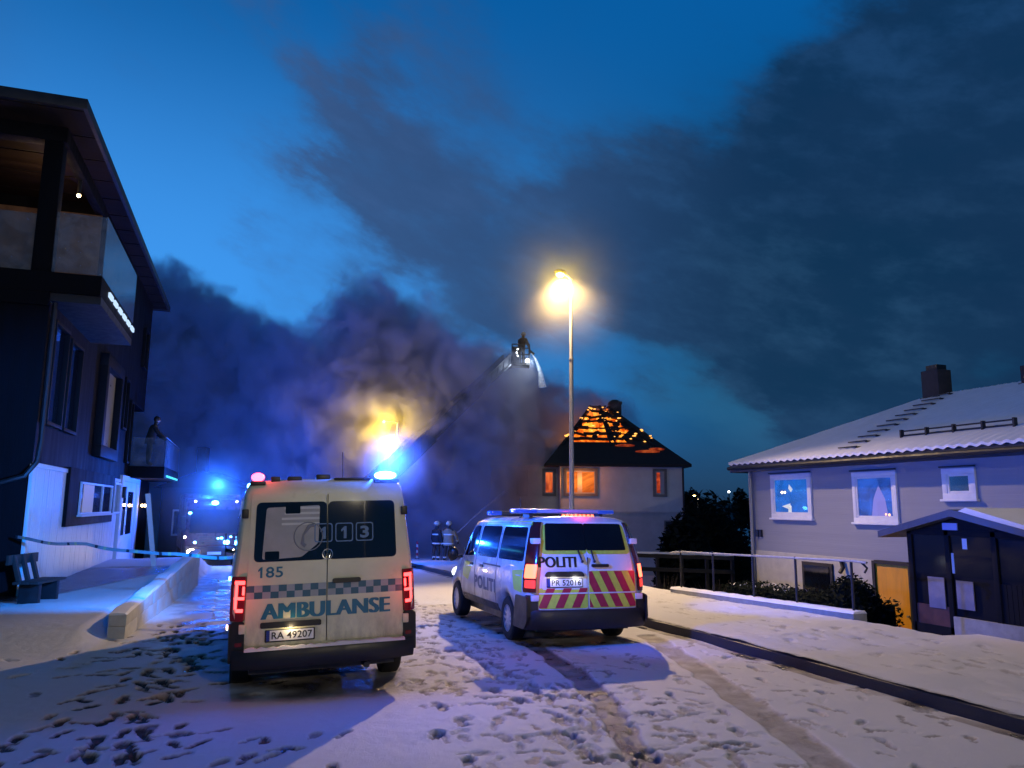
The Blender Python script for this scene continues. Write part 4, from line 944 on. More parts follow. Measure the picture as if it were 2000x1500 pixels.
# porch in front of that house
po = thing('porch', 'dark timber porch with a low gable roof in front of the grey house', 'porch', (12.0, 10.0, -.2)); O = (12.0, 10.0, -.2)
pmat = mat('dark_porch_timber', (.006, .007, .010), .7, spec=.12, var=.3, vscale=6, bump=.3)
obj('floor', MB().box(12.0, 14.4, 8.2, 11.2, -.3, .02), pmat, po, org=O, smooth=False); obj('ceiling', MB().box(12.05, 14.4, 8.25, 11.15, 1.66, 1.72), pmat, po, org=O, smooth=False)
k = MB().box(11.98, 12.08, 7.6, 10.36, -.35, .22).box(12.08, 14.4, 7.6, 7.7, -.35, .22); obj('plinth_wall', k, M['greyconc'], po, org=O, bevel=.01)
k = MB()
for y in (11.2, 10.4, 9.5, 8.7, 7.7): k.box(12.0, 12.1, y - .05, y + .05, -.3 if y > 10.3 else .22, 1.72)
k.box(12.0, 12.1, 7.65, 11.25, 1.60, 1.70); obj('corner_post', MB().box(14.2, 14.3, 11.1, 11.2, -1.2, 1.7), pmat, po, org=O); obj('post_frame', k, pmat, po, org=O, bevel=.008)
k = MB()
for i in range(9):
    y = 8.75 + i * .088 - .02
    k.box(12.02, 12.05, y, y + .08, .22, .85)
obj('slat_wall', k, pmat, po, org=O, smooth=False)
ap = 10.1
k = MB().prism([(11.72, 1.64), (ap, 2.06), (7.3, 1.40), (7.3, 1.30), (ap, 1.94), (11.72, 1.52)], 11.78, 14.5, 'x'); obj('roof', k, mat('blue_black_roof_boards', (.05, .06, .09), .45, var=.2), po, org=O, smooth=False)
k = MB().loft([[(x, ap - .15, 2.03), (x, ap - .3, 2.09), (x, 8.6, 1.77), (x, 7.4, 1.49), (x, 7.35, 1.42), (x, 8.6, 1.69)] for x in (11.8, 14.5)]); obj('snow_cap', k, M['snow'], po, org=O)
k = MB().add([(12.02, 11.25, 1.65), (12.02, 7.6, 1.5), (12.02, ap, 1.96)], [(0, 1, 2)]).add([(12.06, 11.25, 1.65), (12.06, 7.6, 1.5), (12.06, ap, 1.96)], [(2, 1, 0)]); obj('gable_boards', k, pmat, po, org=O, smooth=False)
lp = mat('porch_pane', (.008, .012, .018), .10, spec=.35)
for y0, y1 in ((10.46, 11.14), (9.56, 10.34), (8.76, 9.44), (7.76, 8.64)):
    k = MB().box(12.04, 12.055, y0, y1, .9, 1.6); obj('pane', k, lp, po, org=O, smooth=False)
for y0, y1 in ((10.46, 11.14), (9.56, 10.34), (8.76, 9.44), (7.76, 8.64)): obj('lower_panel', MB().box(12.045, 12.07, y0, y1, .2 if y0 < 10.4 else .36, .9), pmat, po, org=O, smooth=False)
k = MB().box(12.02, 12.05, 10.46, 11.14, -.3, .36); dr = obj('door', k, mat('brown_door', (.10, .035, .02), .5, var=.3), po, org=O); 
lil = mat('lilac_painted_reflection', (.20, .20, .27), .12, var=.1, coat=.6)  # reflection on the panes put into a lilac base colour
k = MB().box(12.01, 12.03, 10.52, 10.86, .32, .86); obj('pane', k, lil, dr, org=O, smooth=False)
k = MB().box(12.01, 12.03, 9.95, 10.28, .36, .84); obj('pane', k, lil, po, org=O, smooth=False)
k = MB().box(11.99, 12.03, 10.15, 10.45, 1.70, 1.82); obj('vent', k, mat('pale_blue_vent', (.3, .35, .6), .4), po, org=O)
k = MB()
for (y, z0, z1) in ((10.38, 1.0, 1.58), (10.30, .95, 1.3), (10.02, 1.38, 1.56)): k.box(12.03, 12.038, y, y + .09, z0, z1)
obj('curtain_edge', k, mat('pale_drape_edge', (.55, .6, .7), .5), po, org=O, smooth=False)

# ------------------------------------------------------------------ low wall with railing and the hedge beyond it
ew = thing('retaining_wall', 'low snow topped wall edging the pavement on the right', 'wall', (10.0, 16.2, 0)); O = (10.0, 16.2, 0)
k = MB(); k.loft([[(9.9 + .3 * t, y, z - .35), (10.2 + .3 * t, y, z - .35), (10.2 + .3 * t, y, z + .15), (9.9 + .3 * t, y, z + .15)] for t, y, z in ((0, 16.2, .02), (1, 10.8, .12))]); obj('wall', k, M['greyconc'], ew, org=O, bevel=.015)
k = MB(); k.loft([[(9.89 + .3 * t, 16.2 - 5.4 * t, .17 + .1 * t), (9.93 + .3 * t, 16.2 - 5.4 * t, .205 + .1 * t + random.uniform(0, .015)), (10.15 + .3 * t, 16.2 - 5.4 * t, .21 + .1 * t + random.uniform(0, .015)), (10.2 + .3 * t, 16.2 - 5.4 * t, .17 + .1 * t)] for t in np.linspace(0, 1, 40)]); obj('snow_cap', k, M['snow'], ew, org=O)
ra = thing('railing', 'thin dark metal railing standing on the low snow topped wall', 'railing', (10.1, 16.0, .17)); O = (10.1, 16.0, .17)
post_y = (16.0, 14.8, 13.5, 12.3, 10.95)
for y in post_y:
    t = (16.2 - y) / 5.4; x = 10.07 + .3 * t; z = .17 + .1 * t
    obj('post', MB().cyl((x, y, z), (x, y, z + .90), .024, n=8), M['darksteel'], ra, org=O)
k = MB().tube([(10.06, 16.4, .99), (10.08, 16.0, 1.03), (10.36, 10.9, 1.15), (10.37, 10.6, 1.14)], .022, 8); obj('top_rail', k, M['steel'], ra, org=O)
k = MB().tube([(10.37, 10.72, 1.14), (10.37, 10.60, 1.05), (10.37, 10.66, .97)], .02, 6); obj('rail_end', k, M['darksteel'], ra, org=O)
fe = thing('low_fence', 'snow topped low wooden fence beyond the pavement railing', 'fence', (12.5, 23, -.9)); O = (12.5, 23, -.9)
f0, f1 = (10.3, 25.0), (15.1, 20.9)
for j, z in enumerate((.55, .12)):
    k = MB(); k.loft([[(f0[0] + (f1[0] - f0[0]) * t + dx, f0[1] + (f1[1] - f0[1]) * t + dx, z - .05 + dz) for dx, dz in ((-.03, -.06), (.03, -.06), (.03, .06), (-.03, .06))] for t in (0, 1)]); obj('rail', k, M['wood'], fe, org=O, smooth=False)
k = MB(); k.loft([[(f0[0] + (f1[0] - f0[0]) * t + dx, f0[1] + (f1[1] - f0[1]) * t + dx, .56 + dz + random.uniform(0, .015)) for dx, dz in ((-.045, .0), (-.03, .06), (.03, .06), (.045, .0))] for t in np.linspace(0, 1, 30)]); obj('snow_cap', k, M['snow'], fe, org=O)
for i in range(9):
    t = i / 8; x, y = f0[0] + (f1[0] - f0[0]) * t, f0[1] + (f1[1] - f0[1]) * t
    obj('post', MB().box(x - .05, x + .05, y + .03, y + .12, -1.6, .62), M['wood'], fe, org=O, bevel=.01)

# ------------------------------------------------------------------ planting
leafm = [mat('dark_leaves', (.007, .012, .009), .8, spec=.08), mat('darker_leaves', (.004, .008, .006), .8, spec=.08), mat('twig_brown', (.03, .024, .02), .8)]
def leaves(mb, n, pos, size, m=(0, 1)):
    for _ in range(n):
        p = Vector(pos()); a = Vector((random.gauss(0, 1), random.gauss(0, 1), random.gauss(0, 1))).normalized(); b = a.orthogonal().normalized(); s = size * random.uniform(.6, 1.4)
        mb.add([p - a * s, p + b * s * .45, p + a * s, p - b * s * .45], [(0, 1, 2, 3)], random.choice(m))
def twigs(mb, n, base, spread, h, r=.012):
    for _ in range(n):
        a = random.uniform(0, 6.28); s = random.uniform(.2, 1) * spread; p = Vector(base) + Vector((random.uniform(-.1, .1), random.uniform(-.1, .1), 0))
        mid = p + Vector((math.cos(a) * s * .4, math.sin(a) * s * .4, h * random.uniform(.4, .6))); tip = p + Vector((math.cos(a) * s, math.sin(a) * s, h * random.uniform(.7, 1.05)))
        mb.tube([p, mid, tip], [r, r * .7, r * .3], 5, 2)
def bush(name, label, cat, base, fpos, n, size, stems=8, h=1., sp=.5, group=None, core=None):
    t = thing(name, label, cat, base, group=group)
    k = MB(); leaves(k, n, fpos, size); 
    if core: k.ball(core[0], 1, 14, 10, core[1], 1)
    obj('foliage', k, leafm, t, smooth=False)
    k = MB(); twigs(k, stems, (0, 0, -.05), sp, h, .02); obj('stem', k, leafm, t)
def in_box(x0, x1, y0, y1, z0, z1, rnd=.04):
    def f():
        p = [random.uniform(x0, x1), random.uniform(y0, y1), random.uniform(z0, z1)]
        ax = random.choice((0, 0, 2, 1)); lim = ((x0, x1), (y0, y1), (z0, z1))[ax]
        p[ax] = (lim[0] if ax != 2 else lim[1]) + random.gauss(0, rnd); return p
    return f
def in_ball(c, r):
    def f():
        v = Vector((random.gauss(0, 1), random.gauss(0, 1), random.gauss(0, 1))).normalized() * (random.uniform(.72, 1.06)); return (c[0] + v.x * r[0], c[1] + v.y * r[1], c[2] + v.z * r[2])
    return f
hd_ = thing('hedge', 'long clipped dark hedge with snow on top below the grey house', 'hedge', (12.6, 14.6, -1.2))
k = MB().box(-.5, .5, -1.9, 2.5, .0, 1.28, 1); leaves(k, 5200, in_box(-.55, .55, -2.0, 2.6, .0, 1.34), .05); obj('foliage', k, leafm, hd_, smooth=False)
k = MB(); leaves(k, 40, lambda: (random.uniform(-.5, .5), random.uniform(.2, 2.5), 1.36 + random.uniform(-.02, .03)), .05, (0,)); tag(obj('snow_dusting', k, M['snow'], hd_, smooth=False), kind='stuff')
bush('shrub', 'round dark clipped shrub at the end of the hedge beside the ochre door', 'shrub', (12.4, 13.15, -1.2), in_ball((0, 0, 1.02), (.6, .55, .85)), 4200, .05, core=((0, 0, 1.0), (.53, .48, .78)))
g = 'bare shrubs beyond the railing'
for i, (x, y, h, lb) in enumerate(((11.6, 19.2, 1.3, 'bare brown shrub behind the first railing posts'), (11.3, 17.6, 1.0, 'low leafless shrub poking through snow left of the hedge'), (12.6, 18.4, 1.2, 'twiggy shrub nearest the house corner downpipe'))):
    t = thing('bare_shrub', lb, 'shrub', (x, y, -1.25), group=g); k = MB(); twigs(k, 46, (0, 0, 0), .6, h * 1.15, .013); obj('stem', k, leafm, t)
    k = MB(); leaves(k, 160, in_ball((0, 0, h * .5), (.55, .55, h * .45)), .035); obj('foliage', k, leafm, t, smooth=False)
for i, (c, d, z, r, lb) in enumerate(((8.6, 33.5, -1.6, (2.0, 2., 3.9), 'big black evergreen bush left of the grey house'), (6.9, 31, -1.6, (1.0, 1.6, 3.0), 'lower black bush between the burning house and the big evergreen bush'))):
    x, y = CD(c, d); bush('evergreen_bush', lb, 'bush', (x, y, z), in_ball((0, 0, .3), r), 5200, .17, 6, 1.5, .6, group='black bushes between the two houses', core=((0, 0, .2), tuple(q * .86 for q in r)))
tr = [(19.5, 84, 4.6, 2.2), (21.2, 92, 4.2, 3.2), (23.3, 96, 3.8, 3.6), (26.0, 88, 4.7, 1.9), (28., 90, 3.8, 2.6), (24.6, 104, 4.3, 3.2)]
tl = ['pointed dark tree right beside the far street light', 'rounded dim tree on the skyline, second from the far street light', 'broad dim tree in the middle of the far skyline', 'slim tall dark tree carrying the small far white light', 'dim tree nearest the corner of the grey house on the skyline', 'hazy tree standing behind the broad skyline tree']
for (c, d, h, wd), lb in zip(tr, tl):
    x, y = CD(c, d); t = thing('tree', lb, 'tree', (x, y, -.6), group='far trees on the skyline')
    k = MB(); leaves(k, 900, in_ball((0, 0, h * .58), (wd * .5, wd * .5, h * .46)), .22); leaves(k, 500, in_ball((0, 0, h * .5), (wd * .32, wd * .32, h * .36)), .25); obj('crown', k, leafm, t, smooth=False)
    k = MB(); k.tube([(0, 0, -.5), (0, 0, h * .5), (.1, 0, h * .85)], [.16, .11, .04], 7, 2); twigs(k, 9, (0, 0, h * .3), wd * .4, h * .5, .05); obj('trunk', k, leafm, t)
hill = MB(); n_ = 60
rows = []
for j, (d, z) in enumerate(((120, -3), (150, .8), (200, 2.6), (320, 4), (600, 5))):
    rows.append([(*CD(-400 + 800 * i / n_ * (1), d), z + 1.3 * math.sin(i * .9 + j) * (j > 0) - (0 if i < 34 else .5)) for i in range(n_ + 1)])
vs = [p for r_ in rows for p in r_]; hill.add(vs, [(j * (n_ + 1) + i, j * (n_ + 1) + i + 1, (j + 1) * (n_ + 1) + i + 1, (j + 1) * (n_ + 1) + i) for j in range(4) for i in range(n_)])
tag(obj('hills', hill, mat('dark_wooded_hill', (.02, .025, .03), .9, var=.4, vscale=.2)), kind='structure')

# ------------------------------------------------------------------ burning house
hx, hy = CD(2.48, 40)
bh = thing('burning_house', 'pale two storey house with its roof burnt open and fire glowing inside', 'house', (hx, hy, -.6), R(-20))
pale = mat('pale_render', (.58, .58, .57), .8, var=.1, vscale=1.2, bump=.3)
char = mat('charred_roof', (.012, .012, .014), .8, var=.4, vscale=3, bump=.6, bscale=20)
def zz_(mb): mb.v = [(x, y, z + .6) for x, y, z in mb.v]; return mb
k = MB().box(0, 6.45, 0, 7.5, 1.86, 4.22); obj('wall', zz_(k), pale, bh, smooth=False)
k = MB().box(.03, 6.40, .03, 7.4, -1.6, 1.80).box(-.02, 6.47, -.03, 7.5, 1.80, 1.86); obj('lower_wall', zz_(k), mat('grey_render', (.46, .46, .46), .8, var=.15, vscale=1.2, bump=.3), bh, smooth=False)
k = MB().box(-3.6, -.003, .8, 7.3, -1.6, 4.22); obj('wing_wall', zz_(k), pale, bh, smooth=False)
# hipped roof: solid burnt skirt, above it only rafters and battens
cx_, cy_ = 2.55, 3.75; ez, az = 4.28, 7.75
rw = [(-.75, -.55), (6.75, -.55), (6.75, 8.05), (-.75, 8.05)]; rt = [(1.95, 3.4), (3.05, 3.4), (3.05, 4.1), (1.95, 4.1)]
def rp(i, t, bell=.0):
    a, b = rw[i % 4], rt[i % 4]; s = t; z = ez + (az - ez) * (t ** 1.03)
    return (a[0] + (b[0] - a[0]) * s, a[1] + (b[1] - a[1]) * s, z)
k = MB()
ts = [0, .06, .15, .27, .36]
rings = [[rp(i, t) for i in range(4)] for t in ts]
vs = [p for r_ in rings for p in r_]; k.add(vs, [(j * 4 + i, j * 4 + (i + 1) % 4, (j + 1) * 4 + (i + 1) % 4, (j + 1) * 4 + i) for j in range(4) for i in range(4)])
k.add([(a, b, c - .14) for a, b, c in rings[0]] + rings[0], [(i, (i + 1) % 4, 4 + (i + 1) % 4, 4 + i) for i in range(4)] + [(0, 1, 2, 3)])
# rear and flanks of the upper roof still carry their covering
up_ = [[rp(i, t) for i in range(4)] for t in (.36, .7, 1.0)]
vs = [p for r_ in up_ for p in r_]; k.add(vs, [(j * 4 + i, j * 4 + (i + 1) % 4, (j + 1) * 4 + (i + 1) % 4, (j + 1) * 4 + i) for j in range(2) for i in (1, 2)])
# ragged right part of the street slope that has not burnt through
def fp(u, t, o=0): a, b = Vector(rp(0, t)), Vector(rp(1, t)); p = a.lerp(b, u); p.y -= o; p.z += o * .6; return tuple(p)
k.add([fp(.66, .36), fp(1, .36), fp(1, 1), fp(.90, .97), fp(.82, .86), fp(.86, .76), fp(.76, .66), fp(.80, .56), fp(.64, .45)], [(0, 1, 2, 3, 4, 5, 6, 7, 8)])
k.add([fp(0, .36), fp(.10, .36), fp(.07, .52), fp(.12, .63), fp(.06, .8), fp(.10, 1.), fp(0, 1)], [(0, 1, 2, 3, 4, 5, 6)])
roof = obj('roof', zz_(k), char, bh, smooth=False)
def beam(name, p, q, w_, m=char, par=roof):
    k = MB(); k.tube([p, Vector(p).lerp(Vector(q), .5) + Vector((random.gauss(0, .02), 0, random.gauss(0, .02))), q], w_, 5); return obj(name, zz_(k), m, par, smooth=False)
for u in (.03, .49, .54, .90): beam('rafter', fp(u, .3, .03), fp(.5 + (u - .5) * 1.0, 1.0 if u < .9 else .9, .03), .055)
for i, t in enumerate((.41, .50, .60, .70, .80, .90, .97)):
    for (u0, u1) in ((.03, .22), (.17, .50), (.5, .66), (.62, .80), (.76, .93)):
        if random.random() < (.10 if u0 < .5 else .22) and t > .5: continue
        d_ = random.gauss(0, .010)
        beam('batten', fp(u0 + random.uniform(-.02, .02), t + d_, .05), fp(u1 + random.uniform(-.02, .02), t - d_ + random.gauss(0, .012), .05), random.uniform(.03, .11))
for (u, t) in ((.36, .5), (.62, .58), (.42, .72), (.6, .84), (.33, .44), (.57, .46), (.68, .66)):
    k = MB(); k.ball(fp(u, t, .05), random.uniform(.10, .2), 8, 5, (1.3, .5, .8)); obj('charred_board', zz_(k), char, roof, smooth=False)
for (u0, u1, t0, t1) in ((.47, .56, .38, .98), (.40, .52, .70, .9)):
    k = MB().add([fp(u0, t0, .04), fp(u1, t0, .04), fp(u1 - .02, t1, .04), fp(u0 + .02, t1, .04)], [(0, 1, 2, 3)]); obj('charred_board', zz_(k), char, roof, smooth=False)
k = MB().box(3.1, 3.75, 3.3, 4.0, 5.2, 8.0).box(3.06, 3.79, 3.26, 4.04, 7.85, 8.02); ch_ = obj('chimney', zz_(k), brick, roof, bevel=.03)
k = MB().ball((3.42, 3.65, 8.02), .3, 10, 6, (1, 1, .5)); obj('chimney_cap', zz_(k), brick, ch_)
# the fire under the rafters
def fire_mat(name, s, lo=(1., .10, .004), hi=(1., .36, .03), sc=1.3):
    m = mat(name, (.02, .01, .01), .8); t = NT(m.node_tree); b = t.n['Principled BSDF']
    n = t.noise(t.new('ShaderNodeTexCoord').outputs['Object'], sc, 5, .65, .8)
    t.put(b.inputs['Emission Color'], t.mix(t.rng(n.outputs[0], .38, .66), lo, hi))
    t.put(b.inputs['Emission Strength'], t.rng(n.outputs[0], .34, .66, s * .32, s * 1.3)); m.cycles.emission_sampling = 'NONE'; return m
fl_ = MB()
for j, (t, o) in enumerate(((.30, -.35), (.55, -.3), (.8, -.28), (1.0, -.1))): pass
grid = []
for j in range(15):
    t = .30 + .72 * j / 14; grid.append([Vector(fp(.03 + .93 * i / 24, min(t, 1), -.40)) + Vector((0, random.gauss(0, .10), random.gauss(0, .05) + max(0, t - 1) * 3)) for i in range(25)])
fl_.add([p for r_ in grid for p in r_], [(j * 25 + i, j * 25 + i + 1, (j + 1) * 25 + i + 1, (j + 1) * 25 + i) for j in range(14) for i in range(24)])
flo = obj('flames', zz_(fl_), fire_mat('roof_fire', 1.5), bh)
k = MB()
for _ in range(34):
    u, t = random.uniform(.05, .95), random.uniform(.36, 1.0); k.ball(fp(u, t, .07), random.uniform(.018, .06), 6, 4, (1.6, .6, .8))
for _ in range(5): k.ball(fp(.97 + random.uniform(-.01, .02), random.uniform(.4, .95), .06), random.uniform(.03, .06), 6, 4, (1.6, .6, .7))
for _ in range(4): k.ball(fp(.01 + random.uniform(-.01, .02), random.uniform(.3, .95), .06), random.uniform(.03, .09), 6, 4, (1.6, .6, .7))
tag(obj('embers', zz_(k), emis('ember_glow', (1., .42, .08), 2.2), bh), kind='stuff')
k = MB()
for (u, t, s) in ((.62, .30, .5), (.78, .20, .62), (.88, .24, .4)):
    a = Vector(fp(u, t, .03)); k.ball(tuple(a), .12, 10, 5, (s * 9, .3, .7))
obj('glow_patch', zz_(k), fire_mat('smouldering', .32, (1., .08, .01), (1., .17, .03)), bh)
# windows
frm = mat('grey_window_frame', (.14, .14, .15), .6, var=.2); fw_m = fire_mat('window_fire', .95, (1., .16, .015), (1., .26, .03), .5)
def win_b(x0, x1, z0, z1, y, m, mull=None, lab=None):
    k = MB(); w_ = .13
    k.box(x0, x1, y - .05, y + .03, z0, z0 + w_).box(x0, x1, y - .05, y + .03, z1 - w_, z1).box(x0, x0 + w_, y - .05, y + .03, z0 + w_, z1 - w_).box(x1 - w_, x1, y - .05, y + .03, z0 + w_, z1 - w_)
    o = obj('window', zz_(k), frm, bh, smooth=False)
    k = MB()
    inner = [(x0 + w_, x1 - w_)] if not mull else [(x0 + w_, mull - .07), (mull + .07, x1 - w_)]
    for a, b in inner: k.box(a, a + .05, y - .03, y + .02, z0 + w_, z1 - w_).box(b - .05, b, y - .03, y + .02, z0 + w_, z1 - w_).box(a + .05, b - .05, y - .03, y + .02, z0 + w_, z0 + w_ + .06).box(a + .05, b - .05, y - .03, y + .02, z1 - w_ - .06, z1 - w_)
    if mull: k.box(mull - .07, mull + .07, y - .035, y + .02, z0 + w_, z1 - w_)
    obj('sash', zz_(k), mat('pale_sash', (.34, .34, .36), .6) if 'pale_sash' not in bpy.data.materials else bpy.data.materials['pale_sash'], o, smooth=False)
    for a, b in inner:
        k = MB().box(a + .05, b - .05, y - .004, y + .004, z0 + w_ + .06, z1 - w_ - .06); obj('pane', zz_(k), m, o, smooth=False)
    return o
win_b(.22, 1.98, 2.62, 4.05, -.03, fw_m, 1.06); win_b(4.84, 5.56, 2.62, 4.05, -.03, fire_mat('dim_window_fire', .55, (1., .09, .02), (1., .14, .03)), 5.33)
win_b(-.85, -.12, 2.62, 4.05, .77, fire_mat('smoky_window_fire', .7, (1., .12, .03), (1., .2, .05))); win_b(-2.2, -1.6, 2.6, 3.95, .77, M['darkglass'])
k = MB().box(5.45, 6.2, -.03, .02, -.9, 1.35); d_ = obj('door', zz_(k), mat('dark_doorway', (.02, .02, .025), .6), bh); k = MB().box(5.38, 5.45, -.05, .02, -.9, 1.42).box(6.2, 6.27, -.05, .02, -.9, 1.42).box(5.45, 6.2, -.05, .02, 1.35, 1.42); obj('frame', zz_(k), frm, d_)
for x in (.04, 6.40):
    k = MB().tube([(x, -.07, 4.2), (x, -.07, 1.9), (x + .05, -.06, -.5)], .05, 7); obj('downpipe', zz_(k), M['steel'] if x < 1 else M['darksteel'], bh)
k = MB().box(-.7, 6.7, -.54, -.48, 4.18, 4.28); obj('fascia', zz_(k), mat('pale_fascia', (.3, .3, .3), .6), bh, smooth=False)
lamp('roof_fire_light', (1., .33, .06), 160, (2.6, 2.6, 6.0 + .6), bh, .5); lamp('room_fire_light', (1., .3, .05), 60, (1.1, -.5, 3.4 + .6), bh, .3)

# ------------------------------------------------------------------ street lamps
def street_lamp(name, label, loc, h, arm, power, head=1., glow=True, group='street lamps', col=(1., .67, .36), spot=None, spill=.065):
    t = thing(name, label, 'street lamp', loc, group=group)
    k = MB().tube([(0, 0, -.3), (0, 0, 1.2), (0, 0, 1.25)], [.085, .085, .07], 12).tube([(0, 0, 1.25), (0, 0, h * .72)], [.07, .062], 12).tube([(0, 0, h * .72), (0, 0, h * .725)], [.072, .072], 12).tube([(0, 0, h * .725), (0, 0, h)], [.055, .045], 12)
    obj('pole', k, M['steel'], t)
    v = Vector(arm); hd = Vector((0, 0, h)) + v
    k = MB().tube([(0, 0, h - .02), Vector((0, 0, h)) + v * .4 + Vector((0, 0, .03)), hd], .03, 8); obj('arm', k, M['steel'], t)
    k = MB(); d_ = v.normalized(); k.ball(tuple(hd + d_ * .12), .2 * head, 14, 8, (1, .7, .4)); ho = obj('lamp_head', k, M['darksteel'], t)
    k = MB(); k.ball(tuple(hd + d_ * .12 + Vector((0, 0, -.05))), .12 * head, 14, 9, (1, .85, .9)); obj('lamp_bowl', k, M['sodium'], ho)
    if spot:      # a cut-off lantern that throws its light down over the street, with a little spill
        lamp('street_light', col, power, tuple(hd + d_ * .12 + Vector((0, -.05, -.30))), t, .10, R(102), spot); t.children[-1].data.spot_blend = .6
        lamp('lantern_spill', (1., .70, .09), power * spill, tuple(hd + d_ * .12 + Vector((0, -.05, -.32))), t, .10)
    else: lamp('street_light', col, power, tuple(hd + d_ * .12 + Vector((0, -.05, -.32))), t, .10)
    return t
street_lamp('street_lamp', 'tall steel street lamp with a glowing yellow head behind the police van', (9.3, 20.43, .0), 8.84, (-.26, -.02, .12), 5400, col=(1., .69, .40), spot=(-.12, -.60, -1))
x, y = CD(-5.45, 33.9); street_lamp('street_lamp', 'street lamp glowing yellow through the smoke above the ambulance', (x + .4, y, -.6), 6.3, (-.5, 0, .06), 430, .36, col=(1., .60, .03))
street_lamp('street_lamp', 'street lamp behind the photographer lighting the backs of the vans', (5.6, -13.5, 0), 7.5, (-.6, 0, .1), 2800, col=(1., .86, .62))
x, y = CD(18.3, 76); street_lamp('street_lamp', 'small far street light at the end of the dark hedge', (x, y, -.6), 3.9, (-.3, 0, .05), 60, 1.1)
x, y = CD(23.6, 84); k = MB().tube([(0, 0, -.5), (0, 0, 4.4)], .06, 6); t = thing('lamp_post', 'tiny white light on a far post among the skyline trees', 'lamp post', (x, y, -.6)); obj('pole', k, M['darksteel'], t); obj('lamp_bowl', MB().ball((0, 0, 4.45), .11, 8, 6), M['whiteled'], t)

# ------------------------------------------------------------------ fire engine facing the camera, and the ladder truck behind the ambulance
ft = thing('fire_engine', 'fire engine facing the camera with headlights on and flashing blue beacons', 'fire engine', (-.42, 34.0, -.45), R(6))
fr = mat('fire_engine_red', (.05, .006, .01), .3, var=.1, coat=.5)
k = MB().prism(rpoly([(0, .45), (0.0, 1.1), (.18, 2.5), (.4, 2.72), (2.3, 2.75), (2.3, .45)], .12), -1.12, 1.12, 'x'); obj('cab', k, fr, ft, bevel=.06)
k = MB().box(-1.14, 1.14, 2.4, 7.2, .6, 2.95); obj('body', k, fr, ft, bevel=.06)
k = MB().box(-1.14, 1.14, -.16, .15, .38, .82); obj('bumper', k, M['black'], ft, bevel=.05)
k = MB().add([(-.98, .02 - .02, 1.35), (.98, 0, 1.35), (.94, .15, 2.3), (-.94, .15, 2.3)], [(0, 1, 2, 3)]).add([(-.98, .06, 1.35), (.98, .06, 1.35), (.94, .2, 2.3), (-.94, .2, 2.3)], [(3, 2, 1, 0)]); obj('windscreen', k, M['darkglass'], ft)
k = MB()
for i in range(4): k.box(-.6, .6, -.03, .04, .90 + i * .09, .95 + i * .09)
obj('grille', k, M['black'], ft)
obj('number_plate', MB().box(-.26, .26, -.18, -.16, .50, .61), M['plate'], ft)
for sg in (-1, 1):
    o = obj('headlight', MB().ball((sg * .86, -.15, .62), .15, 12, 8, (1.2, .5, .8)), emis('headlight_on', (1., .72, .40), 40) if sg < 0 else bpy.data.materials['headlight_on'], ft)
    if sg < 0: lamp('headlamp', (1., .7, .42), 160, (sg * .86, -.35, .62), ft, .08, R(75), (.1, -1, -.08))
    k = MB().box(sg * 1.22 - .09, sg * 1.22 + .09, -.05, .08, 1.5, 2.0); k.tube([(sg * 1.1, .2, 2.1), (sg * 1.25, .0, 1.95)], .025, 6); obj('mirror', k, M['black'], ft, bevel=.02)
    obj('marker_light', MB().ball((sg * .8, .28, 2.62), .045, 8, 6), M['whiteled'], ft); obj('marker_light', MB().ball((sg * 1.13, -.02, 1.2), .05, 8, 6), M['whiteled'], ft)
    k = MB(); k.cyl((sg * .8, .9, .45), (sg * 1.12, .9, .45), .46, n=24).cyl((sg * .8, 5.4, .45), (sg * 1.12, 5.4, .45), .46, n=24); obj('wheel', k, M['rubber'], ft)
for (x, z, r_) in ((-.05, 2.55, .13), (.45, .98, .11), (-1.0, 2.15, .06), (-.75, .99, .05), (.12, 1.14, .04), (.25, 1.15, .05), (.60, 1.2, .04)):
    obj('blue_beacon', MB().ball((x, -.10 if z < 2.2 else .25, z), r_, 12, 8, (1.1, .7, .8)), M['blueled'], ft)
lamp('blue_beacon_lamp', (.015, .12, 1.), 1500, (-.05, -.3, 3.3), ft, .1); lamp('blue_beacon_lamp', (.02, .16, 1.), 60, (.5, -.55, 1.0), ft, .08)
lx, ly = CD(-6.4, 33.4)
lt = thing('ladder_truck', 'blue lit aerial ladder truck with its boom raised into the smoke', 'fire engine', (lx, ly, -.5), R(-20))
obj('cab', MB().prism(rpoly([(-2.8, .4), (-2.8, 1.1), (-2.65, 2.3), (-2.4, 2.5), (-1., 2.5), (-1., .4)], .1), -1.15, 1.15, 'x'), fr, lt, bevel=.05)
obj('body', MB().box(-1.15, 1.15, -.95, 4.5, .5, 1.7), fr, lt, bevel=.05)
obj('turntable', MB().cyl((0, 0, 1.7), (0, 0, 2.2), .8, n=24), M['darksteel'], lt)
for sg in (-1, 1): obj('wheel', MB().cyl((sg * .8, -1.6, .45), (sg * 1.15, -1.6, .45), .46, n=24).cyl((sg * .8, 3., .45), (sg * 1.15, 3., .45), .46, n=24), M['rubber'], lt)
for sg in (-1, 1): obj('blue_beacon', MB().ball((sg * .7, -2.5, 2.58), .12, 12, 8), M['blueled'], lt)
lamp('blue_beacon_lamp', (.012, .12, 1.), 560, (1.9, -2.4, 2.4), lt, .12)
base = Vector((.15, -1.1, 2.15 + .5)); tip = Vector((6.4 + .05, 4.4, 9.35 + .5))
dv = (tip - base).normalized(); side_ = dv.cross(Vector((0, 0, 1))).normalized(); upv = side_.cross(dv)
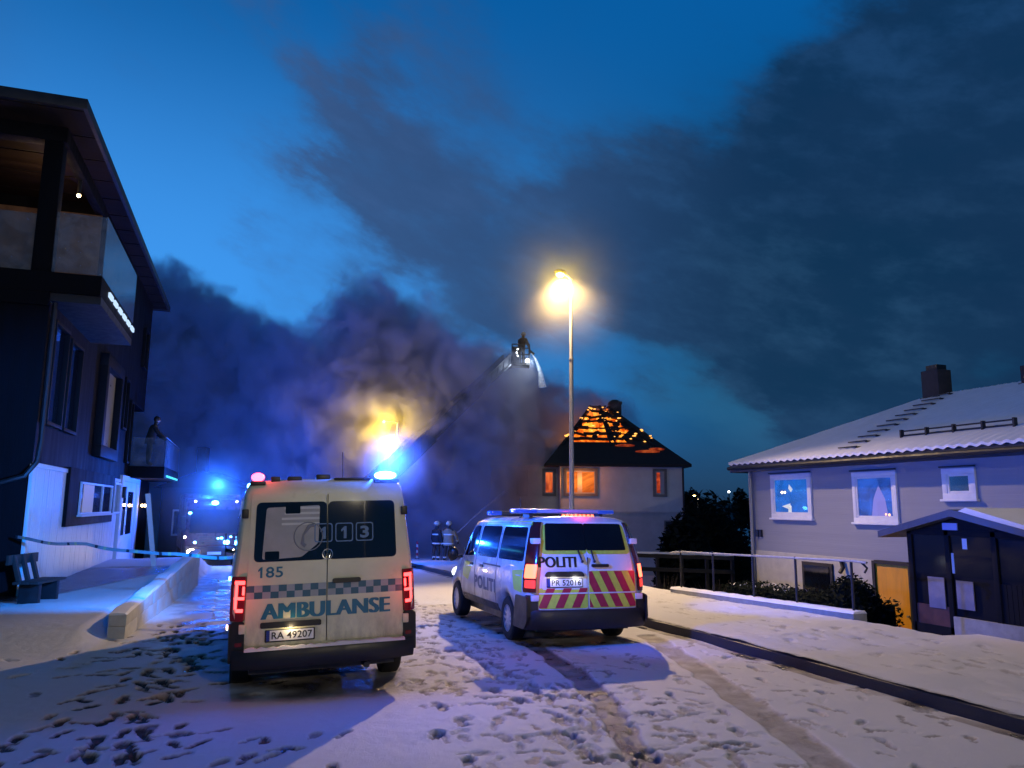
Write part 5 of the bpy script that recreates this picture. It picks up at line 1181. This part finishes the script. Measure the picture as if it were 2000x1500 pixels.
def section(name, s0, s1, wd, ht, drop):
    k = MB(); L = (tip - base).length; a, b = base + dv * L * s0 - upv * drop, base + dv * L * s1 - upv * drop
    for su in (-1, 1):
        for hu in (0, 1): k.tube([a + side_ * su * wd / 2 + upv * hu * ht, b + side_ * su * wd / 2 + upv * hu * ht], .06, 6)
        n_ = max(3, int((b - a).length / .45))
        for i in range(n_): k.tube([a.lerp(b, i / n_) + side_ * su * wd / 2, a.lerp(b, (i + 1) / n_) + side_ * su * wd / 2 + upv * ht], .03, 5)
        k.add([a + side_ * su * wd / 2, b + side_ * su * wd / 2, b + side_ * su * wd / 2 + upv * ht * .9, a + side_ * su * wd / 2 + upv * ht * .9], [(0, 1, 2, 3)])
    for i in range(int((b - a).length / .32)): p = a + dv * .32 * i; k.tube([p - side_ * wd / 2, p + side_ * wd / 2], .025, 5)
    return obj(name, k, mat('ladder_steel', (.16, .18, .22), .4, .5) if 'ladder_steel' not in bpy.data.materials else bpy.data.materials['ladder_steel'], lt)
section('boom', 0, .40, .95, .62, .12); section('boom', .3, .72, .75, .5, .05); section('boom', .62, .98, .55, .4, 0)
k = MB(); bk = tip + Vector((.42, 0, -.05))
k.tube([tip - dv * .3, tip + Vector((-.55, 0, -.35)), tip + Vector((.1, 0, -.25))], .12, 8); obj('boom_end', k, M['darksteel'], lt)
k = MB(); k.box(bk.x - .5, bk.x + .4, bk.y - .5, bk.y + .5, bk.z - .32, bk.z - .22)
for (dx, dy) in ((-.48, -.48), (.38, -.48), (-.48, .48), (.38, .48), (-.05, -.48)): k.tube([(bk.x + dx, bk.y + dy, bk.z - .3), (bk.x + dx, bk.y + dy, bk.z + .72)], .03, 6)
for z in (.2, .72): k.tube([(bk.x - .48, bk.y - .48, bk.z + z), (bk.x + .38, bk.y - .48, bk.z + z), (bk.x + .38, bk.y + .48, bk.z + z), (bk.x - .48, bk.y + .48, bk.z + z), (bk.x - .48, bk.y - .48, bk.z + z)], .03, 6)
k.box(bk.x - .46, bk.x - .1, bk.y - .49, bk.y - .47, bk.z - .25, bk.z + .6).tube([(bk.x - .48, bk.y, bk.z - .3), (bk.x - .75, bk.y, bk.z - .45), (bk.x - 1.2, bk.y, bk.z - .5)], .08, 7).tube([(bk.x + .38, bk.y, bk.z + .5), (bk.x + .62, bk.y, bk.z + .3)], .07, 7)
ba = obj('basket', k, M['darksteel'], lt)
k = MB().ball((bk.x + .28, bk.y - .56, bk.z - .12), .10, 10, 7).ball((bk.x - .25, bk.y - .56, bk.z + .28), .03, 8, 6).ball((bk.x - .2, bk.y - .56, bk.z + .12), .03, 8, 6).ball((bk.x - .2, bk.y - .56, bk.z + .45), .03, 8, 6); obj('floodlight', k, M['whiteled'], ba)
lamp('floodlight_lamp', (.85, .93, 1.), 60, (bk.x + .5, bk.y - .62, bk.z - .2), lt, .06)
basket_world = Matrix.Translation((lx, ly, -.5)) @ Matrix.Rotation(R(-20), 4, 'Z') @ bk

# ------------------------------------------------------------------ people
def grow_body(name, joints, bones, m, parent, sub=1):
    me = bpy.data.meshes.new(name); me.from_pydata([j[0] for j in joints], bones, [])
    o = bpy.data.objects.new(name, me); C.objects.link(o)
    md = o.modifiers.new('skin', 'SKIN'); sm = o.modifiers.new('sub', 'SUBSURF'); sm.levels = sub; sm.render_levels = sub
    for i, j in enumerate(joints): r_ = j[1] if isinstance(j[1], tuple) else (j[1], j[1]); me.skin_vertices[0].data[i].radius = r_; me.skin_vertices[0].data[i].use_root = (i == 0)
    dg = bpy.context.evaluated_depsgraph_get(); me2 = bpy.data.meshes.new_from_object(o.evaluated_get(dg)); bpy.data.objects.remove(o)
    me2.materials.clear(); me2.materials.append(m); me2.polygons.foreach_set('use_smooth', [True] * len(me2.polygons))
    return link(name, me2, parent)
skin = mat('skin', (.45, .30, .24), .5); coat_m = mat('tan_turnout_coat', (.34, .27, .17), .8, var=.2, bump=.3); coat_d = mat('dark_turnout_coat', (.022, .024, .03), .8, var=.2, bump=.3)
refl = mat('reflective_band', (.85, .85, .75), .3, emit=(.8, .85, .8), es=.0); trou = mat('dark_turnout_trousers', (.05, .045, .04), .8, var=.2)
def person(label, loc, rz, coat, bend=0., arms=((.30, .12, 1.12), (.22, .36, 1.10)), helmet=True, bands=True, group=None, scale=1., legs=.12):
    t = thing('person', label, 'person', loc, rz, group=group)
    lean = lambda p: (p[0], p[1] + math.sin(bend) * max(0, p[2] - .95), .95 + (p[2] - .95) * math.cos(bend) if p[2] > .95 else p[2])
    J = [((0, 0, .95), (.155, .125)), ((0, 0, 1.15), (.15, .115)), ((0, .0, 1.36), (.185, .125)), ((0, .01, 1.50), .065), ((0, .02, 1.60), (.085, .10)), ((0, .03, 1.72), (.075, .09))]
    Bn = [(0, 1), (1, 2), (2, 3), (3, 4), (4, 5)]
    for sg, (ax, ay, az_) in zip((-1, 1), arms):
        i = len(J); sh = (sg * .20, 0, 1.42); hand = (sg * ax, ay, az_ - .22); el = ((sh[0] + hand[0]) / 2 + sg * .07, (sh[1] + hand[1]) / 2 - .05, (sh[2] + hand[2]) / 2 - .02)
        J += [(sh, .075), (el, .055), (hand, .038)]; Bn += [(2, i), (i, i + 1), (i + 1, i + 2)]
        hv = Vector(hand) - Vector(el); hv.normalize(); pv = Vector(hand) + hv * .07; J.append((tuple(pv), .034)); Bn.append((i + 2, i + 3))
        ov = hv.orthogonal().normalized()
        for q in range(4):
            b0 = pv + ov * (q - 1.5) * .018; b1 = b0 + hv * (.075 if q in (1, 2) else .06) + hv.cross(ov) * .02
            n = len(J); J += [(tuple(b1), .009)]; Bn += [(i + 3, n)]
        n = len(J); J += [(tuple(Vector(hand) + ov * .05 + hv * .05), .010)]; Bn += [(i + 2, n)]
    for sg in (-1, 1):
        i = len(J); J += [((sg * .10, 0, .88), .105), ((sg * (.11 + legs * .2), .03 * sg, .50), .075), ((sg * (.12 + legs * .4), -.02, .10), .06), ((sg * (.12 + legs * .4), .15, .05), .05)]
        Bn += [(0, i), (i, i + 1), (i + 1, i + 2), (i + 2, i + 3)]
    J = [(tuple(Vector(lean(p)) * scale), tuple(q * scale for q in r_) if isinstance(r_, tuple) else r_ * scale) for p, r_ in J]
    grow_body('body', J, Bn, skin if False else trou, t)
    L = lambda x, y, z: tuple(Vector(lean((x, y, z))) * scale)
    k = MB()
    k.loft([[L(rx * math.cos(a) * 1., ry * math.sin(a) + .0, z) for a in np.linspace(0, 2 * math.pi, 20, endpoint=False)] for z, rx, ry in ((.80, .235, .18), (.95, .225, .17), (1.15, .215, .165), (1.36, .235, .165), (1.46, .19, .14), (1.51, .09, .09))])
    o = obj('jacket', k, coat, t)
    for sg in (-1, 1):
        sh = Vector(J[6 if sg < 0 else 15][0]); el = Vector(J[7 if sg < 0 else 16][0]); ha = Vector(J[8 if sg < 0 else 17][0])
        obj('sleeve', MB().tube([sh, el, el.lerp(ha, .85)], [.088 * scale, .072 * scale, .058 * scale], 10), coat, t)
        if bands: obj('reflective_band', MB().tube([el.lerp(ha, .55), el.lerp(ha, .72)], .069 * scale, 10), refl, t)
    if bands:
        for z, rx, ry in ((.86, .236, .181), (1.24, .228, .170)):
            k = MB(); k.loft([[L(rx * math.cos(a), ry * math.sin(a), z + dz) for a in np.linspace(0, 2 * math.pi, 20, endpoint=False)] for dz in (0, .055)], cap=False); obj('reflective_band', k, refl, t)
        for sg in (-1, 1):
            k = MB().tube([(sg * (.115 + legs * .3) * scale, 0, .28 * scale), (sg * (.115 + legs * .3) * scale, 0, .34 * scale)], .088 * scale, 10); obj('reflective_band', k, refl, t)
    hc = Vector(L(0, .025, 1.68))
    k = MB(); k.ball(tuple(hc), .098 * scale, 14, 10, (.85, 1, 1.15)); k.ball(tuple(hc + Vector((0, .10, -.02)) * scale), .016 * scale, 6, 5); k.ball(tuple(hc + Vector((.085, 0, -.01)) * scale), .022 * scale, 6, 5, (.5, 1, 1.4)); k.ball(tuple(hc + Vector((-.085, 0, -.01)) * scale), .022 * scale, 6, 5, (.5, 1, 1.4)); hd = obj('head', k, skin, t)
    k = MB()
    for sg in (-1, 1): k.ball(tuple(hc + Vector((sg * .034, .088, .012)) * scale), .012 * scale, 6, 5)
    k.box(hc.x - .025 * scale, hc.x + .025 * scale, hc.y + .085 * scale, hc.y + .092 * scale, hc.z - .055 * scale, hc.z - .045 * scale); obj('face_features', k, M['ink'], hd)
    if helmet:
        k = MB(); k.ball(tuple(hc + Vector((0, -.005, .035)) * scale), .135 * scale, 16, 10, (.92, 1.1, .95), zmin=-.35); k.ball(tuple(hc + Vector((0, -.02, .0)) * scale), .15 * scale, 16, 6, (.95, 1.15, .12)); obj('helmet', k, mat('pale_helmet', (.5, .5, .42), .3, coat=.5) if 'pale_helmet' not in bpy.data.materials else bpy.data.materials['pale_helmet'], t)
    else:
        k = MB(); k.ball(tuple(hc + Vector((0, -.02, .03)) * scale), .115 * scale, 14, 9, (.95, 1, 1.05), zmin=-.5); obj('hair', k, M['ink'], t)
    return t
x, y = CD(-2.66, 33.4); person('firefighter in tan coat with reflective bands seen from behind, holding the hose', (x, y, float(road_z(y)) - .02), R(-40), coat_m, arms=((.24, .30, 1.15), (.28, .34, 1.18)))
fx_, fy_ = x, y
x, y = CD(-3.20, 33.7); person('firefighter in dark coat standing left of the hose holder', (x, y, float(road_z(y)) - .02), R(-70), coat_d, arms=((.24, .1, .98), (.3, .14, 1.02)))
person('firefighter with helmet standing in the raised ladder basket', tuple(basket_world + Vector((-.02, 0, -.25))), R(-60), coat_d, arms=((.25, .35, 1.1), (.25, .4, 1.1)), bands=False, scale=.95, bend=R(12))
person('person in dark coat leaning on the glass railing of the far balcony', (-3.0, 32.9, 3.5), R(-82), coat_d, helmet=False, bands=False, arms=((.22, .42, 1.24), (.22, .42, 1.24)), bend=R(13), scale=1.08)

# water jets, hose, marker post
def jetm():
    m = bpy.data.materials.new('water_spray'); m.use_nodes = True; t = NT(m.node_tree); t.n.clear()
    df = t.new('ShaderNodeBsdfDiffuse'); df.inputs[0].default_value = (.8, .85, .9, 1); tr = t.new('ShaderNodeBsdfTransparent'); tl_ = t.new('ShaderNodeBsdfTranslucent'); tl_.inputs[0].default_value = (.8, .85, .9, 1)
    ad = t.new('ShaderNodeAddShader'); t.l.new(df.outputs[0], ad.inputs[0]); t.l.new(tl_.outputs[0], ad.inputs[1])
    n = t.noise(t.new('ShaderNodeTexCoord').outputs['Object'], 7, 5, .7); mx = t.new('ShaderNodeMixShader'); t.put(mx.inputs[0], t.rng(n.outputs[0], .32, .68, .0, .42))
    t.l.new(tr.outputs[0], mx.inputs[1]); t.l.new(ad.outputs[0], mx.inputs[2]); t.l.new(mx.outputs[0], t.new('ShaderNodeOutputMaterial').inputs[0]); return m
jm = jetm()
ex, ey = CD(-.35, 38.2)
p0 = Vector((fx_ + .32, fy_ + .4, .75)); p1 = Vector((ex, ey, 2.75))
k = MB().tube([p0.lerp(p1, i / 20) + Vector((0, 0, .07 * math.sin(math.pi * i / 20))) - p0 for i in range(21)], [.014 + .003 * i for i in range(21)], 8); o = obj('water_jet', k, jm); o.location = p0; tag(o, 'thin water jet sprayed by the firefighter towards the burning house', 'water jet')
p0 = basket_world + Vector((.45, -.2, .35)); k = MB(); q = [(0, 0, 0), (.18, -.05, -.25), (.36, -.1, -.7), (.46, -.15, -1.2), (.52, -.18, -1.7)]
k.tube(q, [.02, .05, .09, .14, .2], 10); o = obj('water_jet', k, jm); o.location = p0; tag(o, 'white water jet falling from the raised ladder basket', 'water jet')
k = MB()
for s0 in range(3):
    pts = []
    for i in range(40):
        c = -5.6 + i * .085 + .05 * math.sin(i * .5 + s0); d = 31.2 + s0 * .55 + .35 * math.sin(i * .23 + s0 * 2) ; xx, yy = CD(c, d); pts.append((xx, yy, float(road_z(yy)) + .06))
    k.tube(pts, .05, 7)
tag(obj('fire_hose', k, mat('dark_fire_hose', (.03, .025, .03), .7)), 'dark fire hoses lying across the snowy street at the firefighters feet', 'hose')
x, y = CD(-4.1, 34.4); mp = thing('marker_post', 'short red and white striped marker post in the snow by the firefighters', 'marker post', (x, y, float(road_z(y))))
for i in range(6): obj('stripe', MB().cyl((0, 0, .2 + i * .12), (0, 0, .32 + i * .12), .05, n=10), M['red'] if i % 2 else M['white'], mp)
obj('foot', MB().cyl((0, 0, -.05), (0, 0, .2), .1, n=10), M['black'], mp)

# dim houses behind, on the left
for nm, c, d, wd, dp, h, rh, lb in (('house', -14.5, 36.3, 3.7, 2.2, 3.6, -.1, 'dark house with a chimney standing in blue haze behind the fire engine'), ('garage', -11.6, 43, 4.5, 6, 3.0, .5, 'low dark outbuilding in blue haze right of the fire engine')):
    x, y = CD(c - wd / 2, d); t = thing(nm, lb, nm if nm == 'garage' else 'house', (x, y, -.8), R(-20))
    dk = mat('dark_boards', (.03, .03, .035), .7, var=.3); obj('wall', MB().box(0, wd, 0, dp, -.5, h), dk, t, smooth=False)
    k = MB().prism([(-.3, h), (wd + .3, h), (wd / 2, h + rh + .9)], -.3, dp + .3, 'y'); r_ = obj('roof', k, char, t, smooth=False)
    if nm == 'house': obj('chimney', MB().box(wd * .3, wd * .3 + .45, 1., 1.45, h + .3, h + 2.), brick, r_, bevel=.01)
    for xx in (.6, 2.2): w_ = obj('window', MB().box(xx, xx + .9, -.04, .02, 1.4, 2.6), M['trim'], t); obj('pane', MB().box(xx + .08, xx + .82, -.05, -.03, 1.48, 2.52), M['darkglass'], w_)

# ------------------------------------------------------------------ smoke, and mist added for the lamps' glow
def volume_mat(name, build):
    m = bpy.data.materials.new(name); m.use_nodes = True; t = NT(m.node_tree); t.n.clear()
    v = t.new('ShaderNodeVolumePrincipled'); build(t, v); t.l.new(v.outputs[0], t.new('ShaderNodeOutputMaterial').inputs['Volume']); return m
PROF = [(-26, 13.8), (-20, 14.8), (-17.8, 14.6), (-15.5, 13.0), (-13.2, 12.3), (-11.2, 10.9), (-9.8, 11.4), (-8.6, 12.6), (-7.2, 13.1), (-5.6, 12.5), (-3.6, 11.2), (-1.4, 10.1), (.5, 10.0), (2.8, 9.7), (5, 9.4), (6.7, 8.7), (8.4, 7.2), (10, 6.0)]
def smoke_nodes(t, v):
    P = t.new('ShaderNodeTexCoord').outputs['Object']; s = t.new('ShaderNodeSeparateXYZ'); t.put(s.inputs[0], P)
    n1 = t.noise(P, .28, 2, .5).outputs[0]; n2 = t.noise(P, .72, 5, .62, .5).outputs[0]
    u = t.math('DIVIDE', t.math('ADD', s.outputs[0], 26.), 36.)
    fc = t.new('ShaderNodeFloatCurve'); t.put(fc.inputs['Value'], u)
    cv = fc.mapping.curves[0]
    while len(cv.points) < len(PROF): cv.points.new(.5, .5)
    for p, (c, z) in zip(cv.points, PROF): p.location = ((c + 26) / 36, z / 16)
    fc.mapping.update()
    top = t.math('MULTIPLY', fc.outputs[0], 16.)
    e = t.math('SUBTRACT', top, s.outputs[2])
    e = t.math('ADD', e, t.math('MULTIPLY', t.math('SUBTRACT', n1, .5), 3.0)); e = t.math('ADD', e, t.math('MULTIPLY', t.math('SUBTRACT', n2, .5), 3.4))
    body = t.rng(e, .0, 1.3)
    # lower edge lifts off the ground over the house roof; depth edges are soft
    lo = t.math('ADD', t.math('SUBTRACT', s.outputs[2], t.rng(t.math('ADD', s.outputs[0], t.math('MULTIPLY', t.math('SUBTRACT', n2, .5), 2.)), .2, 4.2, -3., 5.6)), t.math('MULTIPLY', t.math('SUBTRACT', n2, .5), 2.))
    body = t.math('MULTIPLY', body, t.rng(lo, 0., 1.6))
    dd = t.math('ADD', t.math('SUBTRACT', s.outputs[1], t.math('ADD', t.rng(t.math('ADD', s.outputs[0], t.math('MULTIPLY', t.math('SUBTRACT', n1, .5), 3.)), -2.0, 4.0, 0., 9.5), t.rng(s.outputs[0], -7.5, -15.5, 0., 3.6))), t.math('MULTIPLY', t.math('SUBTRACT', n2, .5), 2.6))
    body = t.math('MULTIPLY', body, t.math('MULTIPLY', t.rng(dd, .1, 1.5), t.rng(s.outputs[1], 14.4, 12.)))
    right = t.rng(t.math('ADD', s.outputs[0], t.math('MULTIPLY', n2, 2.)), 10.5, 4.5, .0, 1.)
    body = t.math('MULTIPLY', body, right)
    body = t.math('MULTIPLY', body, t.rng(n2, .38, .66, .12, 1.7))
    ground_thin = t.rng(s.outputs[2], .0, 4.8, .30, 1.)
    body = t.math('MULTIPLY', body, ground_thin)
    t.put(v.inputs['Density'], t.math('MULTIPLY', body, 1.5))
    v.inputs['Color'].default_value = (.72, .77, .97, 1); v.inputs['Anisotropy'].default_value = .15
sx, sy = CD(0, 33.4)
k = MB(); outl = [(-26, -1.5)] + [(c, z + 2.0) for c, z in PROF] + [(10, 4.5), (3.6, 3.6), (1.2, -1.5)]
k.prism(outl, 0, 14.6, 'y')
smk = obj('smoke', k, volume_mat('smoke_volume', smoke_nodes), None, smooth=False); smk.location = (sx, sy, 0); smk.rotation_euler = (0, 0, R(-20)); tag(smk, kind='stuff')
def glow_mist(name, loc, r, dens, col=(.9, .9, .9), aniso=.35):  # tinted ball of haze added around a lamp to carry its glow
    def f(t, v):
        P = t.new('ShaderNodeTexCoord').outputs['Object']; d = t.vmath('LENGTH', P); n = t.noise(P, 1.4, 3, .6).outputs[0]
        g = t.math('POWER', t.rng(t.math('DIVIDE', d, r), 1., .0, 0, 1, True), 1.6)
        t.put(v.inputs['Density'], t.math('MULTIPLY', t.math('MULTIPLY', g, t.rng(n, .25, .7, .6, 1.3)), dens))
        v.inputs['Color'].default_value = (*col, 1); v.inputs['Anisotropy'].default_value = aniso
    k = MB().ball((0, 0, 0), r, 20, 12); o = obj(name, k, volume_mat(name + '_volume', f), None); o.location = loc; tag(o, kind='stuff'); return o
glow_mist('glow_mist', (8.9, 20.3, 8.8), 3.2, .050, (1., .93, .6))
x, y = CD(-6.0, 33.9); glow_mist('glow_mist', (x, y, 5.0), 3.6, .045, (1., .92, .7))
glow_mist('glow_mist', (1.86, 9.15, 2.52), .66, .6, (.8, .9, 1.))
glow_mist('glow_mist', (-.5, 32.8, 2.2), 3.4, .075)
